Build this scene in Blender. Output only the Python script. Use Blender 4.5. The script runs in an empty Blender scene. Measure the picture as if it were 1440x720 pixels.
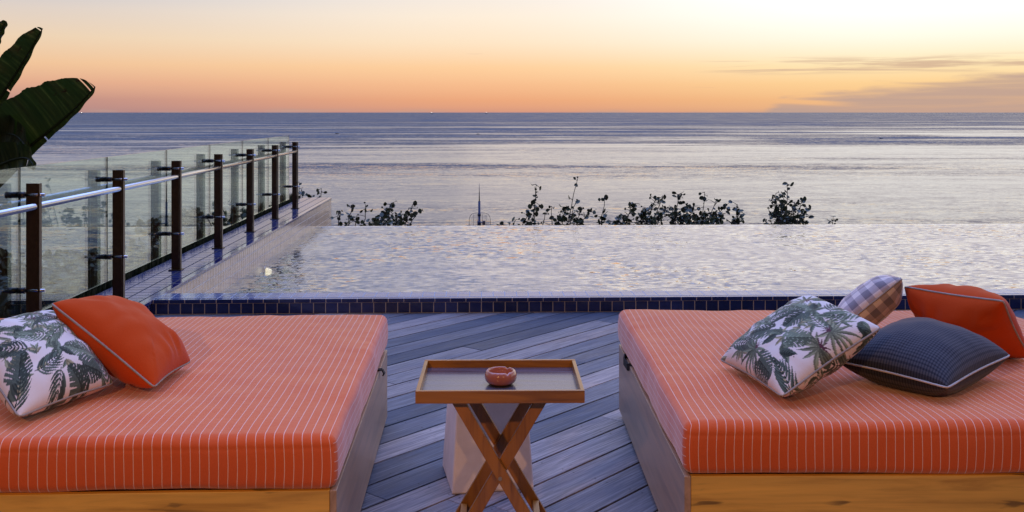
import bpy, bmesh, math, random
import numpy as np
from mathutils import Vector, Matrix, noise as mnoise

random.seed(7)
rng = np.random.default_rng(11)
S = bpy.context.scene
C = S.collection
R = math.radians
PSI = R(1.76)           # the camera is turned this far clockwise from the pool's axis
EYE = 1.62
SEA_Z = -20.0

# ------------------------------------------------------------------ helpers
def P(px, py, d):
    """a surveyed spot: picture bearing and distance along the view -> metres"""
    r = (px - 720) * d / 1400.0
    return Vector((r * math.cos(PSI) + d * math.sin(PSI),
                   -r * math.sin(PSI) + d * math.cos(PSI),
                   EYE - (py - 158) * d / 1400.0))

def Q(r, d, z):
    return Vector((r * math.cos(PSI) + d * math.sin(PSI), -r * math.sin(PSI) + d * math.cos(PSI), z))

def lin(c):
    f = lambda v: v / 12.92 if v <= 0.04045 else ((v + 0.055) / 1.055) ** 2.4
    return tuple(f(x / 255.0) for x in c)

def link(o, parent=None):
    C.objects.link(o)
    if parent is not None:
        o.parent = parent
    return o

def obj(name, bm, mats, parent=None, smooth=False):
    me = bpy.data.meshes.new(name)
    bm.to_mesh(me)
    bm.free()
    if not isinstance(mats, (list, tuple)):
        mats = [mats]
    for m in mats:
        me.materials.append(m)
    if smooth:
        me.polygons.foreach_set('use_smooth', [True] * len(me.polygons))
    return link(bpy.data.objects.new(name, me), parent)

def thing(name, label, cat, loc=(0, 0, 0), rz=0.0, group=None):
    o = bpy.data.objects.new(name, None)
    o.empty_display_size = 0.1
    o.location = loc
    o.rotation_euler = (0, 0, rz)
    link(o)
    return tag(o, label, cat, group)

def tag(o, label, cat, group=None):
    o['label'] = label
    o['category'] = cat
    if group:
        o['group'] = group
    return o

def kind(o, k):
    o['kind'] = k
    return o

def boxuv(bm, faces=None):
    uv = bm.loops.layers.uv.verify()
    for f in (faces or bm.faces):
        n = f.normal
        a = max(range(3), key=lambda i: abs(n[i]))
        for l in f.loops:
            c = l.vert.co
            l[uv].uv = ((c.y, c.z), (c.x, c.z), (c.x, c.y))[a]

def bx(bm, lo, hi, bevel=0.0, seg=2, rot=None, mi=0):
    """a box from corner to corner, bevelled"""
    c = [(a + b) / 2 for a, b in zip(lo, hi)]
    s = [abs(b - a) for a, b in zip(lo, hi)]
    t = bmesh.new()
    bmesh.ops.create_cube(t, size=1.0, matrix=Matrix.Diagonal((*s, 1)))
    if bevel:
        bmesh.ops.bevel(t, geom=t.edges[:], offset=bevel, segments=seg, affect='EDGES', profile=0.5)
    M = Matrix.Translation(c)
    if rot is not None:
        M = M @ rot.to_4x4()
    bmesh.ops.transform(t, matrix=M, verts=t.verts)
    merge(bm, t, mi)

def merge(bm, t, mi=0):
    vm = {v: bm.verts.new(v.co) for v in t.verts}
    for f in t.faces:
        try:
            nf = bm.faces.new([vm[v] for v in f.verts])
            nf.smooth = f.smooth
            nf.material_index = mi
        except ValueError:
            pass
    t.free()

def tube(bm, pts, rad, n=8, closed=False, caps=True):
    pts = [Vector(p) for p in pts]
    m = len(pts)
    rads = rad if isinstance(rad, (list, tuple)) else [rad] * m
    rings = []
    up = None
    for i, p in enumerate(pts):
        if closed:
            t = pts[(i + 1) % m] - pts[i - 1]
        else:
            t = pts[min(i + 1, m - 1)] - pts[max(i - 1, 0)]
        t.normalize()
        if up is None:
            up = Vector((0, 0, 1)) if abs(t.z) < 0.9 else Vector((1, 0, 0))
        s = t.cross(up)
        if s.length < 1e-6:
            s = t.orthogonal()
        s.normalize()
        up = s.cross(t).normalized()
        rings.append([bm.verts.new(p + (s * math.cos(2 * math.pi * k / n) + up * math.sin(2 * math.pi * k / n)) * rads[i]) for k in range(n)])
    for i in range(m if closed else m - 1):
        a, b = rings[i], rings[(i + 1) % m]
        for k in range(n):
            f = bm.faces.new((a[k], a[(k + 1) % n], b[(k + 1) % n], b[k]))
            f.smooth = True
    if caps and not closed:
        bm.faces.new(rings[0][::-1])
        bm.faces.new(rings[-1])

def board(bm, a, b, w, t, side, bevel=0.003):
    """a straight timber from a to b, w wide along `side`, t thick across"""
    a, b = Vector(a), Vector(b)
    d = (b - a)
    L = d.length
    d.normalize()
    side = (side - d * side.dot(d)).normalized()
    o = d.cross(side)
    rot = Matrix((side, o, d)).transposed()
    tb = bmesh.new()
    bmesh.ops.create_cube(tb, size=1.0, matrix=Matrix.Diagonal((w, t, L, 1)))
    if bevel:
        bmesh.ops.bevel(tb, geom=tb.edges[:], offset=bevel, segments=2, affect='EDGES', profile=0.5)
    bmesh.ops.transform(tb, matrix=Matrix.Translation((a + b) / 2) @ rot.to_4x4(), verts=tb.verts)
    merge(bm, tb)

def lathe(bm, prof, n=48):
    rings = []
    for r, z in prof:
        rings.append([bm.verts.new((r * math.cos(2 * math.pi * k / n), r * math.sin(2 * math.pi * k / n), z)) for k in range(n)])
    for a, b in zip(rings, rings[1:]):
        for k in range(n):
            bm.faces.new((a[k], a[(k + 1) % n], b[(k + 1) % n], b[k])).smooth = True
    bm.faces.new(rings[0][::-1])
    bm.faces.new(rings[-1])
    return rings

# ------------------------------------------------------------------ node helpers
class NT:
    def __init__(self, tree):
        self.t = tree
    def n(self, typ, **kw):
        nd = self.t.nodes.new(typ)
        for k, v in kw.items():
            if k.startswith('i_'):
                nd.inputs[k[2:].replace('_', ' ')].default_value = v
            else:
                setattr(nd, k, v)
        return nd
    def l(self, a, b):
        self.t.links.new(a, b)
    def val(self, sock, v):
        if hasattr(v, 'is_linked') or isinstance(v, bpy.types.NodeSocket):
            self.l(v, sock)
        else:
            sock.default_value = v
    def m(self, op, a, b=0.0, c=0.0, clamp=False):
        nd = self.n('ShaderNodeMath', operation=op)
        nd.use_clamp = clamp
        self.val(nd.inputs[0], a)
        self.val(nd.inputs[1], b)
        self.val(nd.inputs[2], c)
        return nd.outputs[0]
    def ss(self, v, a, b, lo=0.0, hi=1.0):
        nd = self.n('ShaderNodeMapRange', interpolation_type='SMOOTHSTEP')
        self.val(nd.inputs[0], v)
        nd.inputs[1].default_value = a
        nd.inputs[2].default_value = b
        nd.inputs[3].default_value = lo
        nd.inputs[4].default_value = hi
        return nd.outputs[0]
    def ramp(self, v, stops, interp='LINEAR'):
        nd = self.n('ShaderNodeValToRGB')
        cr = nd.color_ramp
        cr.interpolation = interp
        while len(cr.elements) < len(stops):
            cr.elements.new(0.5)
        for e, (p, c) in zip(cr.elements, stops):
            e.position = p
            if not isinstance(c, (tuple, list)):
                c = (c, c, c)
            e.color = (*c[:3], 1)
        self.val(nd.inputs[0], v)
        return nd.outputs[0]
    def mix(self, fac, a, b, blend='MIX'):
        nd = self.n('ShaderNodeMix', data_type='RGBA', blend_type=blend)
        self.val(nd.inputs[0], fac)
        for s, v in ((nd.inputs[6], a), (nd.inputs[7], b)):
            if isinstance(v, (tuple, list)):
                v = (*v[:3], 1)
            self.val(s, v)
        return nd.outputs[2]
    def noise(self, vec, scale, detail=4, rough=0.5, dist=0.0):
        nd = self.n('ShaderNodeTexNoise')
        self.l(vec, nd.inputs['Vector'])
        nd.inputs['Scale'].default_value = scale
        nd.inputs['Detail'].default_value = detail
        nd.inputs['Roughness'].default_value = rough
        nd.inputs['Distortion'].default_value = dist
        return nd
    def scale(self, vec, s, rot=(0, 0, 0)):
        nd = self.n('ShaderNodeMapping')
        self.l(vec, nd.inputs['Vector'])
        nd.inputs['Scale'].default_value = s
        nd.inputs['Rotation'].default_value = rot
        return nd.outputs[0]
    def bump(self, h, strength=0.3, dist=0.01, normal=None):
        nd = self.n('ShaderNodeBump')
        nd.inputs['Strength'].default_value = strength
        nd.inputs['Distance'].default_value = dist
        self.l(h, nd.inputs['Height'])
        if normal is not None:
            self.l(normal, nd.inputs['Normal'])
        return nd.outputs[0]

def mat(name):
    m = bpy.data.materials.new(name)
    m.use_nodes = True
    t = NT(m.node_tree)
    b = m.node_tree.nodes['Principled BSDF']
    return m, t, b

def simple(name, col, rough=0.5, metal=0.0, var=0.15, scale=20, bump=0.0, spec=0.5):
    m, t, b = mat(name)
    tc = t.n('ShaderNodeTexCoord').outputs['Object']
    nz = t.noise(tc, scale, 5, 0.6)
    c = t.ramp(nz.outputs[0], [(0.3, tuple(x * (1 - var) for x in col)), (0.7, tuple(min(1, x * (1 + var)) for x in col))])
    t.l(c, b.inputs['Base Color'])
    b.inputs['Roughness'].default_value = rough
    b.inputs['Metallic'].default_value = metal
    b.inputs['Specular IOR Level'].default_value = spec
    if bump:
        t.l(t.bump(nz.outputs[0], bump, 0.01), b.inputs['Normal'])
    return m

# ------------------------------------------------------------------ materials
def make_wood(name, base, dark, axis, rough=0.4, coat=0.0, knots=True, sc=1.0):
    """straight grained timber, grain running along `axis`"""
    m, t, b = mat(name)
    tc = t.n('ShaderNodeTexCoord').outputs['Object']
    s = [26.0 * sc] * 3
    s[axis] = 1.6 * sc
    v = t.scale(tc, tuple(s))
    n1 = t.noise(v, 1.0, 6, 0.62, 0.6)
    s2 = [9.0 * sc] * 3
    s2[axis] = 0.7 * sc
    n2 = t.noise(t.scale(tc, tuple(s2)), 1.0, 3, 0.5, 1.2)
    c = t.ramp(n1.outputs[0], [(0.28, dark), (0.5, base), (0.75, tuple(x * 1.18 for x in base))])
    c = t.mix(t.ss(n2.outputs[0], 0.45, 0.75, 0, 0.45), c, tuple(x * 0.6 for x in base))
    if knots:
        s3 = [30.0 * sc] * 3
        s3[axis] = 5.0 * sc
        n3 = t.noise(t.scale(tc, tuple(s3)), 1.0, 2, 0.5, 0.3)
        n3b = t.noise(t.scale(tc, (3, 3, 3)), 1.0, 1)
        k = t.m('MULTIPLY', t.ss(n3.outputs[0], 0.62, 0.70), t.ss(n3b.outputs[0], 0.40, 0.55))
        c = t.mix(t.m('MULTIPLY', k, 0.8), c, tuple(x * 0.18 for x in base))
    t.l(c, b.inputs['Base Color'])
    t.l(t.m('ADD', t.m('MULTIPLY', n1.outputs[0], 0.2), rough - 0.1), b.inputs['Roughness'])
    b.inputs['Coat Weight'].default_value = coat
    b.inputs['Coat Roughness'].default_value = 0.12
    t.l(t.bump(n1.outputs[0], 0.15, 0.002), b.inputs['Normal'])
    return m

M = {}
M['ply_front'] = make_wood('varnished_plywood', (0.76, 0.44, 0.075), (0.48, 0.25, 0.035), 0, 0.5)
M['ply_side'] = make_wood('side_shade_plywood', (0.42, 0.275, 0.175), (0.26, 0.17, 0.105), 1, 0.4, 0.1, knots=False)  # duller brown: the sides' shade and sky tint put into the wood colour
M['ply_edge'] = simple('plywood_edge', (0.62, 0.52, 0.42), 0.5)
M['teak_x'] = make_wood('teak_across', (0.36, 0.145, 0.014), (0.12, 0.042, 0.005), 0, 0.38, 0.25, False, 1.0)
M['teak_y'] = make_wood('teak_deep', (0.36, 0.145, 0.014), (0.12, 0.042, 0.005), 1, 0.38, 0.25, False, 1.0)
M['teak_z'] = make_wood('teak_upright', (0.36, 0.145, 0.014), (0.12, 0.042, 0.005), 2, 0.4, 0.25, False, 1.0)
M['tray_board'] = make_wood('tray_board', (0.08, 0.08, 0.115), (0.03, 0.03, 0.048), 0, 0.26, 0.4, False, 1.0)  # blue of the sky's reflection is put into this wood's colour
M['strap'] = simple('black_webbing', (0.012, 0.012, 0.014), 0.8)
M['steel'] = simple('brushed_steel', (0.55, 0.55, 0.57), 0.22, 1.0, 0.08, 60)
M['dark_metal'] = simple('dark_metal', (0.05, 0.05, 0.06), 0.3, 0.9, 0.1, 60)
M['bronze'] = simple('bronze_painted_steel', (0.06, 0.042, 0.03), 0.34, 0.6, 0.2, 30)
M['bolt'] = simple('brass_bolt', (0.5, 0.36, 0.2), 0.3, 1.0)

def m_deck():
    m, t, b = mat('weathered_deck_boards')
    uv = t.n('ShaderNodeUVMap').outputs[0]
    at = t.n('ShaderNodeAttribute', attribute_name='plank')
    sep = t.n('ShaderNodeSeparateColor')
    t.l(at.outputs['Color'], sep.inputs[0])
    rnd, rnd2 = sep.outputs[0], sep.outputs[1]
    # grain along u
    off = t.n('ShaderNodeCombineXYZ')
    t.l(t.m('MULTIPLY', rnd, 37.0), off.inputs[0])
    t.l(t.m('MULTIPLY', rnd2, 91.0), off.inputs[1])
    va = t.n('ShaderNodeVectorMath', operation='ADD')
    t.l(uv, va.inputs[0]); t.l(off.outputs[0], va.inputs[1])
    g = t.noise(t.scale(va.outputs[0], (3.0, 90.0, 1)), 1.0, 6, 0.68, 0.5)
    g2 = t.noise(t.scale(va.outputs[0], (1.3, 9.0, 1)), 1.0, 4, 0.6, 0.6)
    sp = t.noise(t.scale(va.outputs[0], (14.0, 40.0, 1)), 1.0, 3, 0.6)
    base = t.ramp(rnd, [(0.0, (0.035, 0.05, 0.085)), (0.25, (0.09, 0.108, 0.15)), (0.5, (0.19, 0.19, 0.215)), (0.75, (0.32, 0.28, 0.28)), (1.0, (0.50, 0.42, 0.39))])
    c = t.mix(t.ss(g.outputs[0], 0.35, 0.7, 0, 1), t.mix(1.0, base, (0.5, 0.5, 0.53), 'MULTIPLY'), t.mix(1.0, base, (1.3, 1.27, 1.25), 'MULTIPLY'))
    c = t.mix(t.ss(g2.outputs[0], 0.42, 0.72, 0, 0.55), c, t.mix(1.0, base, (0.55, 0.6, 0.72), 'MULTIPLY'))
    c = t.mix(t.ss(sp.outputs[0], 0.66, 0.78, 0, 0.5), c, (0.035, 0.035, 0.05))
    # warm worn patches and screw heads over the joists
    wp = t.noise(t.scale(va.outputs[0], (0.9, 3.0, 1)), 1.0, 3, 0.6, 0.8)
    c = t.mix(t.ss(wp.outputs[0], 0.52, 0.72, 0, 0.5), c, t.mix(1.0, c, (1.15, 0.92, 0.75), 'MULTIPLY'))
    su = t.n('ShaderNodeSeparateXYZ')
    t.l(uv, su.inputs[0])
    fu = t.m('MULTIPLY', t.m('SUBTRACT', t.m('FRACT', t.m('DIVIDE', su.outputs[0], 0.55)), 0.5), 0.55)
    fv = t.m('MULTIPLY', t.m('SUBTRACT', t.m('ABSOLUTE', t.m('SUBTRACT', t.m('FRACT', t.m('DIVIDE', su.outputs[1], 0.183)), 0.5)), 0.33), 0.183)
    dd = t.m('SQRT', t.m('ADD', t.m('MULTIPLY', fu, fu), t.m('MULTIPLY', fv, fv)))
    c = t.mix(t.ss(dd, 0.0055, 0.0035, 0, 0.8), c, (0.02, 0.02, 0.025))
    t.l(c, b.inputs['Base Color'])
    t.l(t.m('ADD', t.m('MULTIPLY', g2.outputs[0], 0.35), 0.34), b.inputs['Roughness'])
    b.inputs['Specular IOR Level'].default_value = 0.18
    t.l(t.bump(g.outputs[0], 0.35, 0.003), b.inputs['Normal'])
    return m
M['deck'] = m_deck()
M['slab'] = simple('dark_underdeck', (0.012, 0.012, 0.015), 0.9)

def m_tile(name, tile_a, tile_b, grout, w, h, gap=0.006, rough=0.12, offset=0.0, bumpy=0.25):
    m, t, b = mat(name)
    uv = t.n('ShaderNodeUVMap').outputs[0]
    br = t.n('ShaderNodeTexBrick')
    br.offset = offset
    br.squash = 1.0
    t.l(uv, br.inputs['Vector'])
    for k, v in (('Color1', (*tile_a, 1)), ('Color2', (*tile_b, 1)), ('Mortar', (*grout, 1)), ('Scale', 1.0), ('Mortar Size', gap / 2), ('Mortar Smooth', 0.1), ('Bias', 0.0), ('Brick Width', w), ('Row Height', h)):
        br.inputs[k].default_value = v
    nz = t.noise(uv, 18.0, 4, 0.6)
    c = t.mix(t.ss(nz.outputs[0], 0.35, 0.7, 0, 0.5), br.outputs[0], t.mix(1.0, br.outputs[0], (0.55, 0.6, 0.7), 'MULTIPLY'))
    t.l(c, b.inputs['Base Color'])
    t.l(t.m('ADD', t.m('MULTIPLY', br.outputs[1], 0.5), t.m('ADD', t.m('MULTIPLY', nz.outputs[0], 0.12), rough - 0.05)), b.inputs['Roughness'])
    inv = t.m('SUBTRACT', 1.0, br.outputs[1])
    h1 = t.bump(inv, 0.5, 0.002)
    nz2 = t.noise(uv, 7.0, 3, 0.5)
    t.l(t.bump(nz2.outputs[0], bumpy, 0.01, h1), b.inputs['Normal'])
    return m
M['tile_navy'] = m_tile('navy_glazed_tile', (0.010, 0.018, 0.11), (0.024, 0.042, 0.21), (0.55, 0.5, 0.45), 0.0965, 0.088, 0.007)
M['tile_edge'] = m_tile('navy_bullnose_tile', (0.010, 0.018, 0.11), (0.024, 0.04, 0.18), (0.5, 0.46, 0.43), 0.125, 0.4, 0.007)
M['tile_top'] = m_tile('blue_coping_tile', (0.04, 0.07, 0.20), (0.08, 0.12, 0.27), (0.36, 0.38, 0.44), 0.0965, 0.125, 0.007, 0.16)
M['tile_strip'] = m_tile('blue_ledge_tile', (0.018, 0.03, 0.13), (0.045, 0.065, 0.20), (0.02, 0.024, 0.045), 0.125, 0.15, 0.016, 0.14)
M['tile_strip'].node_tree.nodes['Principled BSDF'].inputs['Specular IOR Level'].default_value = 0.36
M['tile_wall'] = m_tile('beige_pool_wall_tile', (0.54, 0.37, 0.25), (0.66, 0.47, 0.33), (0.80, 0.70, 0.58), 0.0965, 0.105, 0.012, 0.18)
M['tile_floor'] = m_tile('aqua_pool_floor_tile', (0.66, 0.72, 0.78), (0.74, 0.79, 0.84), (0.74, 0.77, 0.8), 0.0965, 0.0965, 0.005, 0.3)

def wave_normal(t, vec, layers, lean=0.0, leanfac=None):
    """a surface normal tilted by noise slopes; layers = (scale vector, slope, detail, factor socket or None)"""
    acc = None
    for sc, amp, det, fac in layers:
        nz = t.noise(t.scale(vec, sc), 1.0, det, 0.55, 0.4)
        v = t.n('ShaderNodeVectorMath', operation='SUBTRACT')
        t.l(nz.outputs['Color'], v.inputs[0])
        v.inputs[1].default_value = (0.5, 0.5, 0.5)
        v2 = t.n('ShaderNodeVectorMath', operation='MULTIPLY')
        t.l(v.outputs[0], v2.inputs[0])
        v2.inputs[1].default_value = (amp * 0.6, amp, 0)
        out = v2.outputs[0]
        if fac is not None:
            v3 = t.n('ShaderNodeVectorMath', operation='SCALE')
            t.l(out, v3.inputs[0])
            t.l(fac, v3.inputs['Scale'])
            out = v3.outputs[0]
        if acc is None:
            acc = out
        else:
            a = t.n('ShaderNodeVectorMath', operation='ADD')
            t.l(acc, a.inputs[0]); t.l(out, a.inputs[1])
            acc = a.outputs[0]
    a = t.n('ShaderNodeVectorMath', operation='ADD')
    t.l(acc, a.inputs[0])
    a.inputs[1].default_value = (0, -lean * (0.12 if leanfac is not None else 1), 1)
    if leanfac is not None:
        # wind waves run to the shore with their steep faces forward
        lv = t.n('ShaderNodeVectorMath', operation='SCALE')
        lv.inputs[0].default_value = (0, -lean, 0)
        t.l(leanfac, lv.inputs['Scale'])
        a2 = t.n('ShaderNodeVectorMath', operation='ADD')
        t.l(a.outputs[0], a2.inputs[0]); t.l(lv.outputs[0], a2.inputs[1])
        a = a2
    nm = t.n('ShaderNodeVectorMath', operation='NORMALIZE')
    t.l(a.outputs[0], nm.inputs[0])
    return nm.outputs[0]

def m_sea():
    m, t, b = mat('sea_water')
    pos = t.n('ShaderNodeNewGeometry').outputs['Position']
    slick = t.noise(t.scale(pos, (1 / 1700, 1 / 300, 1), (0, 0, R(-2.5))), 1.0, 4, 0.52, 1.6)
    near = t.noise(t.scale(pos, (1 / 190, 1 / 42, 1), (0, 0, R(3))), 1.0, 5, 0.6, 1.2)
    sl = t.m('MULTIPLY', t.ss(slick.outputs[0], 0.40, 0.60, 0.25, 1.5), t.ss(near.outputs[0], 0.36, 0.62, 0.45, 1.55))
    swell = t.noise(t.scale(pos, (1 / 160, 1 / 24, 1), (0, 0, R(2))), 1.0, 2, 0.5, 0.5)
    sw = t.ss(swell.outputs[0], 0.35, 0.65, 0.6, 1.25)
    sxyz = t.n('ShaderNodeSeparateXYZ')
    t.l(pos, sxyz.inputs[0])
    # rougher water offshore, calmer under the cliff
    off = t.ss(t.m('LOGARITHM', t.m('MAXIMUM', sxyz.outputs[1], 10.0), 10.0), 2.38, 3.2, 0.07, 0.8)
    far = t.ss(t.m('LOGARITHM', t.m('MAXIMUM', sxyz.outputs[1], 10.0), 10.0), 3.0, 3.6)
    sl = t.m('ADD', t.m('MULTIPLY', sl, t.m('SUBTRACT', 1.0, t.m('MULTIPLY', far, 0.85))), t.m('MULTIPLY', far, 0.95))
    fac = t.m('MULTIPLY', t.m('MULTIPLY', sl, sw), t.m('ADD', 0.42, t.m('MULTIPLY', off, 0.2)))
    lean = t.m('MULTIPLY', t.m('MULTIPLY', sl, sw), off)
    nrm = wave_normal(t, pos, [((1 / 70, 1 / 14, 1), 0.7, 3, fac), ((1 / 5, 1 / 2.6, 1), 1.0, 3, fac), ((1 / 1.0, 1 / 0.6, 1), 1.3, 3, fac)], 0.30, lean)
    b.inputs['Base Color'].default_value = (0.03, 0.048, 0.075, 1)
    b.inputs['Roughness'].default_value = 0.12
    b.inputs['IOR'].default_value = 1.333
    t.l(nrm, b.inputs['Normal'])
    return m
M['sea'] = m_sea()

def m_pool():
    m, t, b = mat('pool_water_surface')
    m.node_tree.nodes.remove(b)
    out = m.node_tree.nodes['Material Output']
    pos = t.n('ShaderNodeNewGeometry').outputs['Position']
    patch = t.noise(t.scale(pos, (0.45, 0.5, 1)), 1.0, 3, 0.55, 0.5)
    pf = t.ss(patch.outputs[0], 0.38, 0.62, 0.6, 1.3)
    nrm = wave_normal(t, pos, [((1.6, 2.2, 1), 0.16, 2, None), ((8.0, 13.0, 1), 0.72, 3, pf)], 0.075)
    inc = t.n('ShaderNodeNewGeometry').outputs['Incoming']
    dt = t.n('ShaderNodeVectorMath', operation='DOT_PRODUCT')
    t.l(nrm, dt.inputs[0]); t.l(inc, dt.inputs[1])
    cs = t.m('ABSOLUTE', dt.outputs['Value'])
    sch = t.m('ADD', 0.03, t.m('MULTIPLY', 0.97, t.m('POWER', t.m('SUBTRACT', 1.0, cs, clamp=True), 1.6)))
    gl = t.n('ShaderNodeBsdfGlossy')
    gl.inputs['Roughness'].default_value = 0.05
    t.l(nrm, gl.inputs['Normal'])
    tr = t.n('ShaderNodeBsdfTransparent')
    tr.inputs[0].default_value = (0.82, 0.91, 0.95, 1)
    mx = t.n('ShaderNodeMixShader')
    t.l(sch, mx.inputs[0]); t.l(tr.outputs[0], mx.inputs[1]); t.l(gl.outputs[0], mx.inputs[2])
    t.l(mx.outputs[0], out.inputs['Surface'])
    return m
M['pool'] = m_pool()

def m_glass():
    m, t, b = mat('balustrade_glass')
    m.node_tree.nodes.remove(b)
    out = m.node_tree.nodes['Material Output']
    g = t.n('ShaderNodeNewGeometry')
    dt = t.n('ShaderNodeVectorMath', operation='DOT_PRODUCT')
    t.l(g.outputs['Normal'], dt.inputs[0]); t.l(g.outputs['Incoming'], dt.inputs[1])
    cs = t.m('ABSOLUTE', dt.outputs['Value'])
    sch = t.m('ADD', 0.065, t.m('MULTIPLY', 0.935, t.m('POWER', t.m('SUBTRACT', 1.0, cs, clamp=True), 3.6)))
    gl = t.n('ShaderNodeBsdfGlossy')
    gl.inputs['Roughness'].default_value = 0.0
    gl.inputs[0].default_value = (0.93, 0.98, 0.95, 1)
    tr = t.n('ShaderNodeBsdfTransparent')
    tr.inputs[0].default_value = (0.79, 0.87, 0.83, 1)
    mx = t.n('ShaderNodeMixShader')
    t.l(sch, mx.inputs[0]); t.l(tr.outputs[0], mx.inputs[1]); t.l(gl.outputs[0], mx.inputs[2])
    t.l(mx.outputs[0], out.inputs['Surface'])
    return m
M['glass'] = m_glass()
M['glass_edge'] = simple('glass_cut_edge', (0.02, 0.045, 0.04), 0.15)

def fabric_finish(t, b, uv, scale=900.0):
    wv = t.n('ShaderNodeTexBrick')
    wv.offset = 0.5
    t.l(t.scale(uv, (scale, scale, 1)), wv.inputs['Vector'])
    wv.inputs['Scale'].default_value = 1.0
    wv.inputs['Mortar Size'].default_value = 0.15
    fn = t.noise(uv, 9.0, 4, 0.6)
    fw = t.noise(uv, 55.0, 3, 0.6)
    n0 = t.bump(fw.outputs[0], 0.10, 0.004, t.bump(fn.outputs[0], 0.16, 0.02))
    t.l(n0, b.inputs['Normal'])
    b.inputs['Roughness'].default_value = 0.85
    b.inputs['Specular IOR Level'].default_value = 0.2
    b.inputs['Sheen Weight'].default_value = 0.5
    b.inputs['Sheen Roughness'].default_value = 0.45

def m_stripe():
    m, t, b = mat('striped_coral_canvas')
    uv = t.n('ShaderNodeUVMap').outputs[0]
    sx = t.n('ShaderNodeSeparateXYZ')
    t.l(uv, sx.inputs[0])
    wob = t.noise(uv, 1.4, 2, 0.5)
    u = t.m('ADD', sx.outputs[0], t.m('MULTIPLY', t.m('SUBTRACT', wob.outputs[0], 0.5), 0.012))
    fr = t.m('FRACT', t.m('DIVIDE', u, 0.0302))
    line = t.m('LESS_THAN', t.m('ABSOLUTE', t.m('SUBTRACT', fr, 0.5)), 0.043)
    nz = t.noise(uv, 260.0, 2, 0.6)
    nz2 = t.noise(uv, 2.2, 3, 0.55)
    c = t.mix(nz.outputs[0], (0.60, 0.094, 0.015), (0.72, 0.125, 0.022))
    c = t.mix(t.ss(nz2.outputs[0], 0.4, 0.7, 0, 0.25), c, (0.58, 0.125, 0.06))
    c = t.mix(t.m('MULTIPLY', line, 0.6), c, (0.85, 0.68, 0.60))
    t.l(c, b.inputs['Base Color'])
    fabric_finish(t, b, uv)
    return m
M['stripe'] = m_stripe()

def m_plain(name, col, sheen=0.14):
    m, t, b = mat(name)
    uv = t.n('ShaderNodeUVMap').outputs[0]
    nz = t.noise(uv, 240.0, 2, 0.6)
    c = t.mix(nz.outputs[0], tuple(x * 0.88 for x in col), tuple(x * 1.1 for x in col))
    t.l(c, b.inputs['Base Color'])
    fabric_finish(t, b, uv)
    b.inputs['Sheen Weight'].default_value = sheen
    b.inputs['Specular IOR Level'].default_value = 0.08
    b.inputs['Roughness'].default_value = 0.95
    return m
M['orange'] = m_plain('orange_canvas', (0.52, 0.066, 0.010))
M['piping'] = simple('grey_piping', (0.30, 0.27, 0.255), 0.8)
M['piping_pale'] = simple('pale_piping', (0.46, 0.46, 0.47), 0.8)

def m_plaid():
    m, t, b = mat('plaid_cloth')
    uv = t.n('ShaderNodeUVMap').outputs[0]
    sx = t.n('ShaderNodeSeparateXYZ')
    t.l(uv, sx.inputs[0])
    def band(s):
        return t.m('LESS_THAN', t.m('FRACT', t.m('DIVIDE', s, 0.092)), 0.5)
    k = t.m('MULTIPLY', t.m('ADD', band(sx.outputs[0]), band(sx.outputs[1])), 0.5)
    nz = t.noise(uv, 200.0, 2)
    c = t.ramp(k, [(0.0, (0.70, 0.65, 0.64)), (0.5, (0.40, 0.37, 0.41)), (1.0, (0.18, 0.175, 0.22))])
    c = t.mix(0.2, c, nz.outputs['Color'], 'SOFT_LIGHT')
    t.l(c, b.inputs['Base Color'])
    fabric_finish(t, b, uv)
    return m
M['plaid'] = m_plaid()

def m_navy():
    m, t, b = mat('navy_check_cloth')
    uv = t.n('ShaderNodeUVMap').outputs[0]
    sx = t.n('ShaderNodeSeparateXYZ')
    t.l(uv, sx.inputs[0])
    def band(s):
        return t.m('LESS_THAN', t.m('FRACT', t.m('DIVIDE', s, 0.0125)), 0.42)
    k = t.m('MULTIPLY', t.m('ADD', band(sx.outputs[0]), band(sx.outputs[1])), 0.5)
    c = t.ramp(k, [(0.0, (0.06, 0.068, 0.09)), (0.5, (0.03, 0.036, 0.055)), (1.0, (0.012, 0.015, 0.028))])
    t.l(c, b.inputs['Base Color'])
    fabric_finish(t, b, uv)
    b.inputs['Sheen Weight'].default_value = 0.15
    return m
M['navy'] = m_navy()

def m_print():
    m, t, b = mat('leaf_print_cloth')
    at = t.n('ShaderNodeAttribute', attribute_name='print')
    uv = t.n('ShaderNodeUVMap').outputs[0]
    t.l(at.outputs['Color'], b.inputs['Base Color'])
    fabric_finish(t, b, uv)
    b.inputs['Sheen Weight'].default_value = 0.15
    return m
M['print'] = m_print()

def m_leaf(name, a, c2, rough=0.45, trans=0.15):
    m, t, b = mat(name)
    tc = t.n('ShaderNodeTexCoord').outputs['Object']
    nz = t.noise(tc, 5.0, 4, 0.6)
    c = t.ramp(nz.outputs[0], [(0.3, a), (0.7, c2)])
    t.l(c, b.inputs['Base Color'])
    b.inputs['Roughness'].default_value = rough
    return m
M['bush_leaf'] = m_leaf('bush_leaf', (0.018, 0.026, 0.012), (0.06, 0.08, 0.03))
M['garden_leaf'] = m_leaf('garden_leaf', (0.005, 0.012, 0.005), (0.017, 0.032, 0.011))
M['plant_leaf'] = m_leaf('plant_leaf', (0.02, 0.06, 0.015), (0.06, 0.14, 0.03))
M['twig'] = simple('twig_bark', (0.03, 0.022, 0.016), 0.8)
M['grass'] = m_leaf('bank_grass', (0.008, 0.02, 0.008), (0.02, 0.04, 0.013))
M['soil'] = simple('dark_soil', (0.035, 0.04, 0.025), 0.95, 0, 0.4, 3)
M['concrete'] = simple('painted_concrete', (0.80, 0.72, 0.68), 0.75, 0, 0.08, 14, 0.15)
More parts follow.
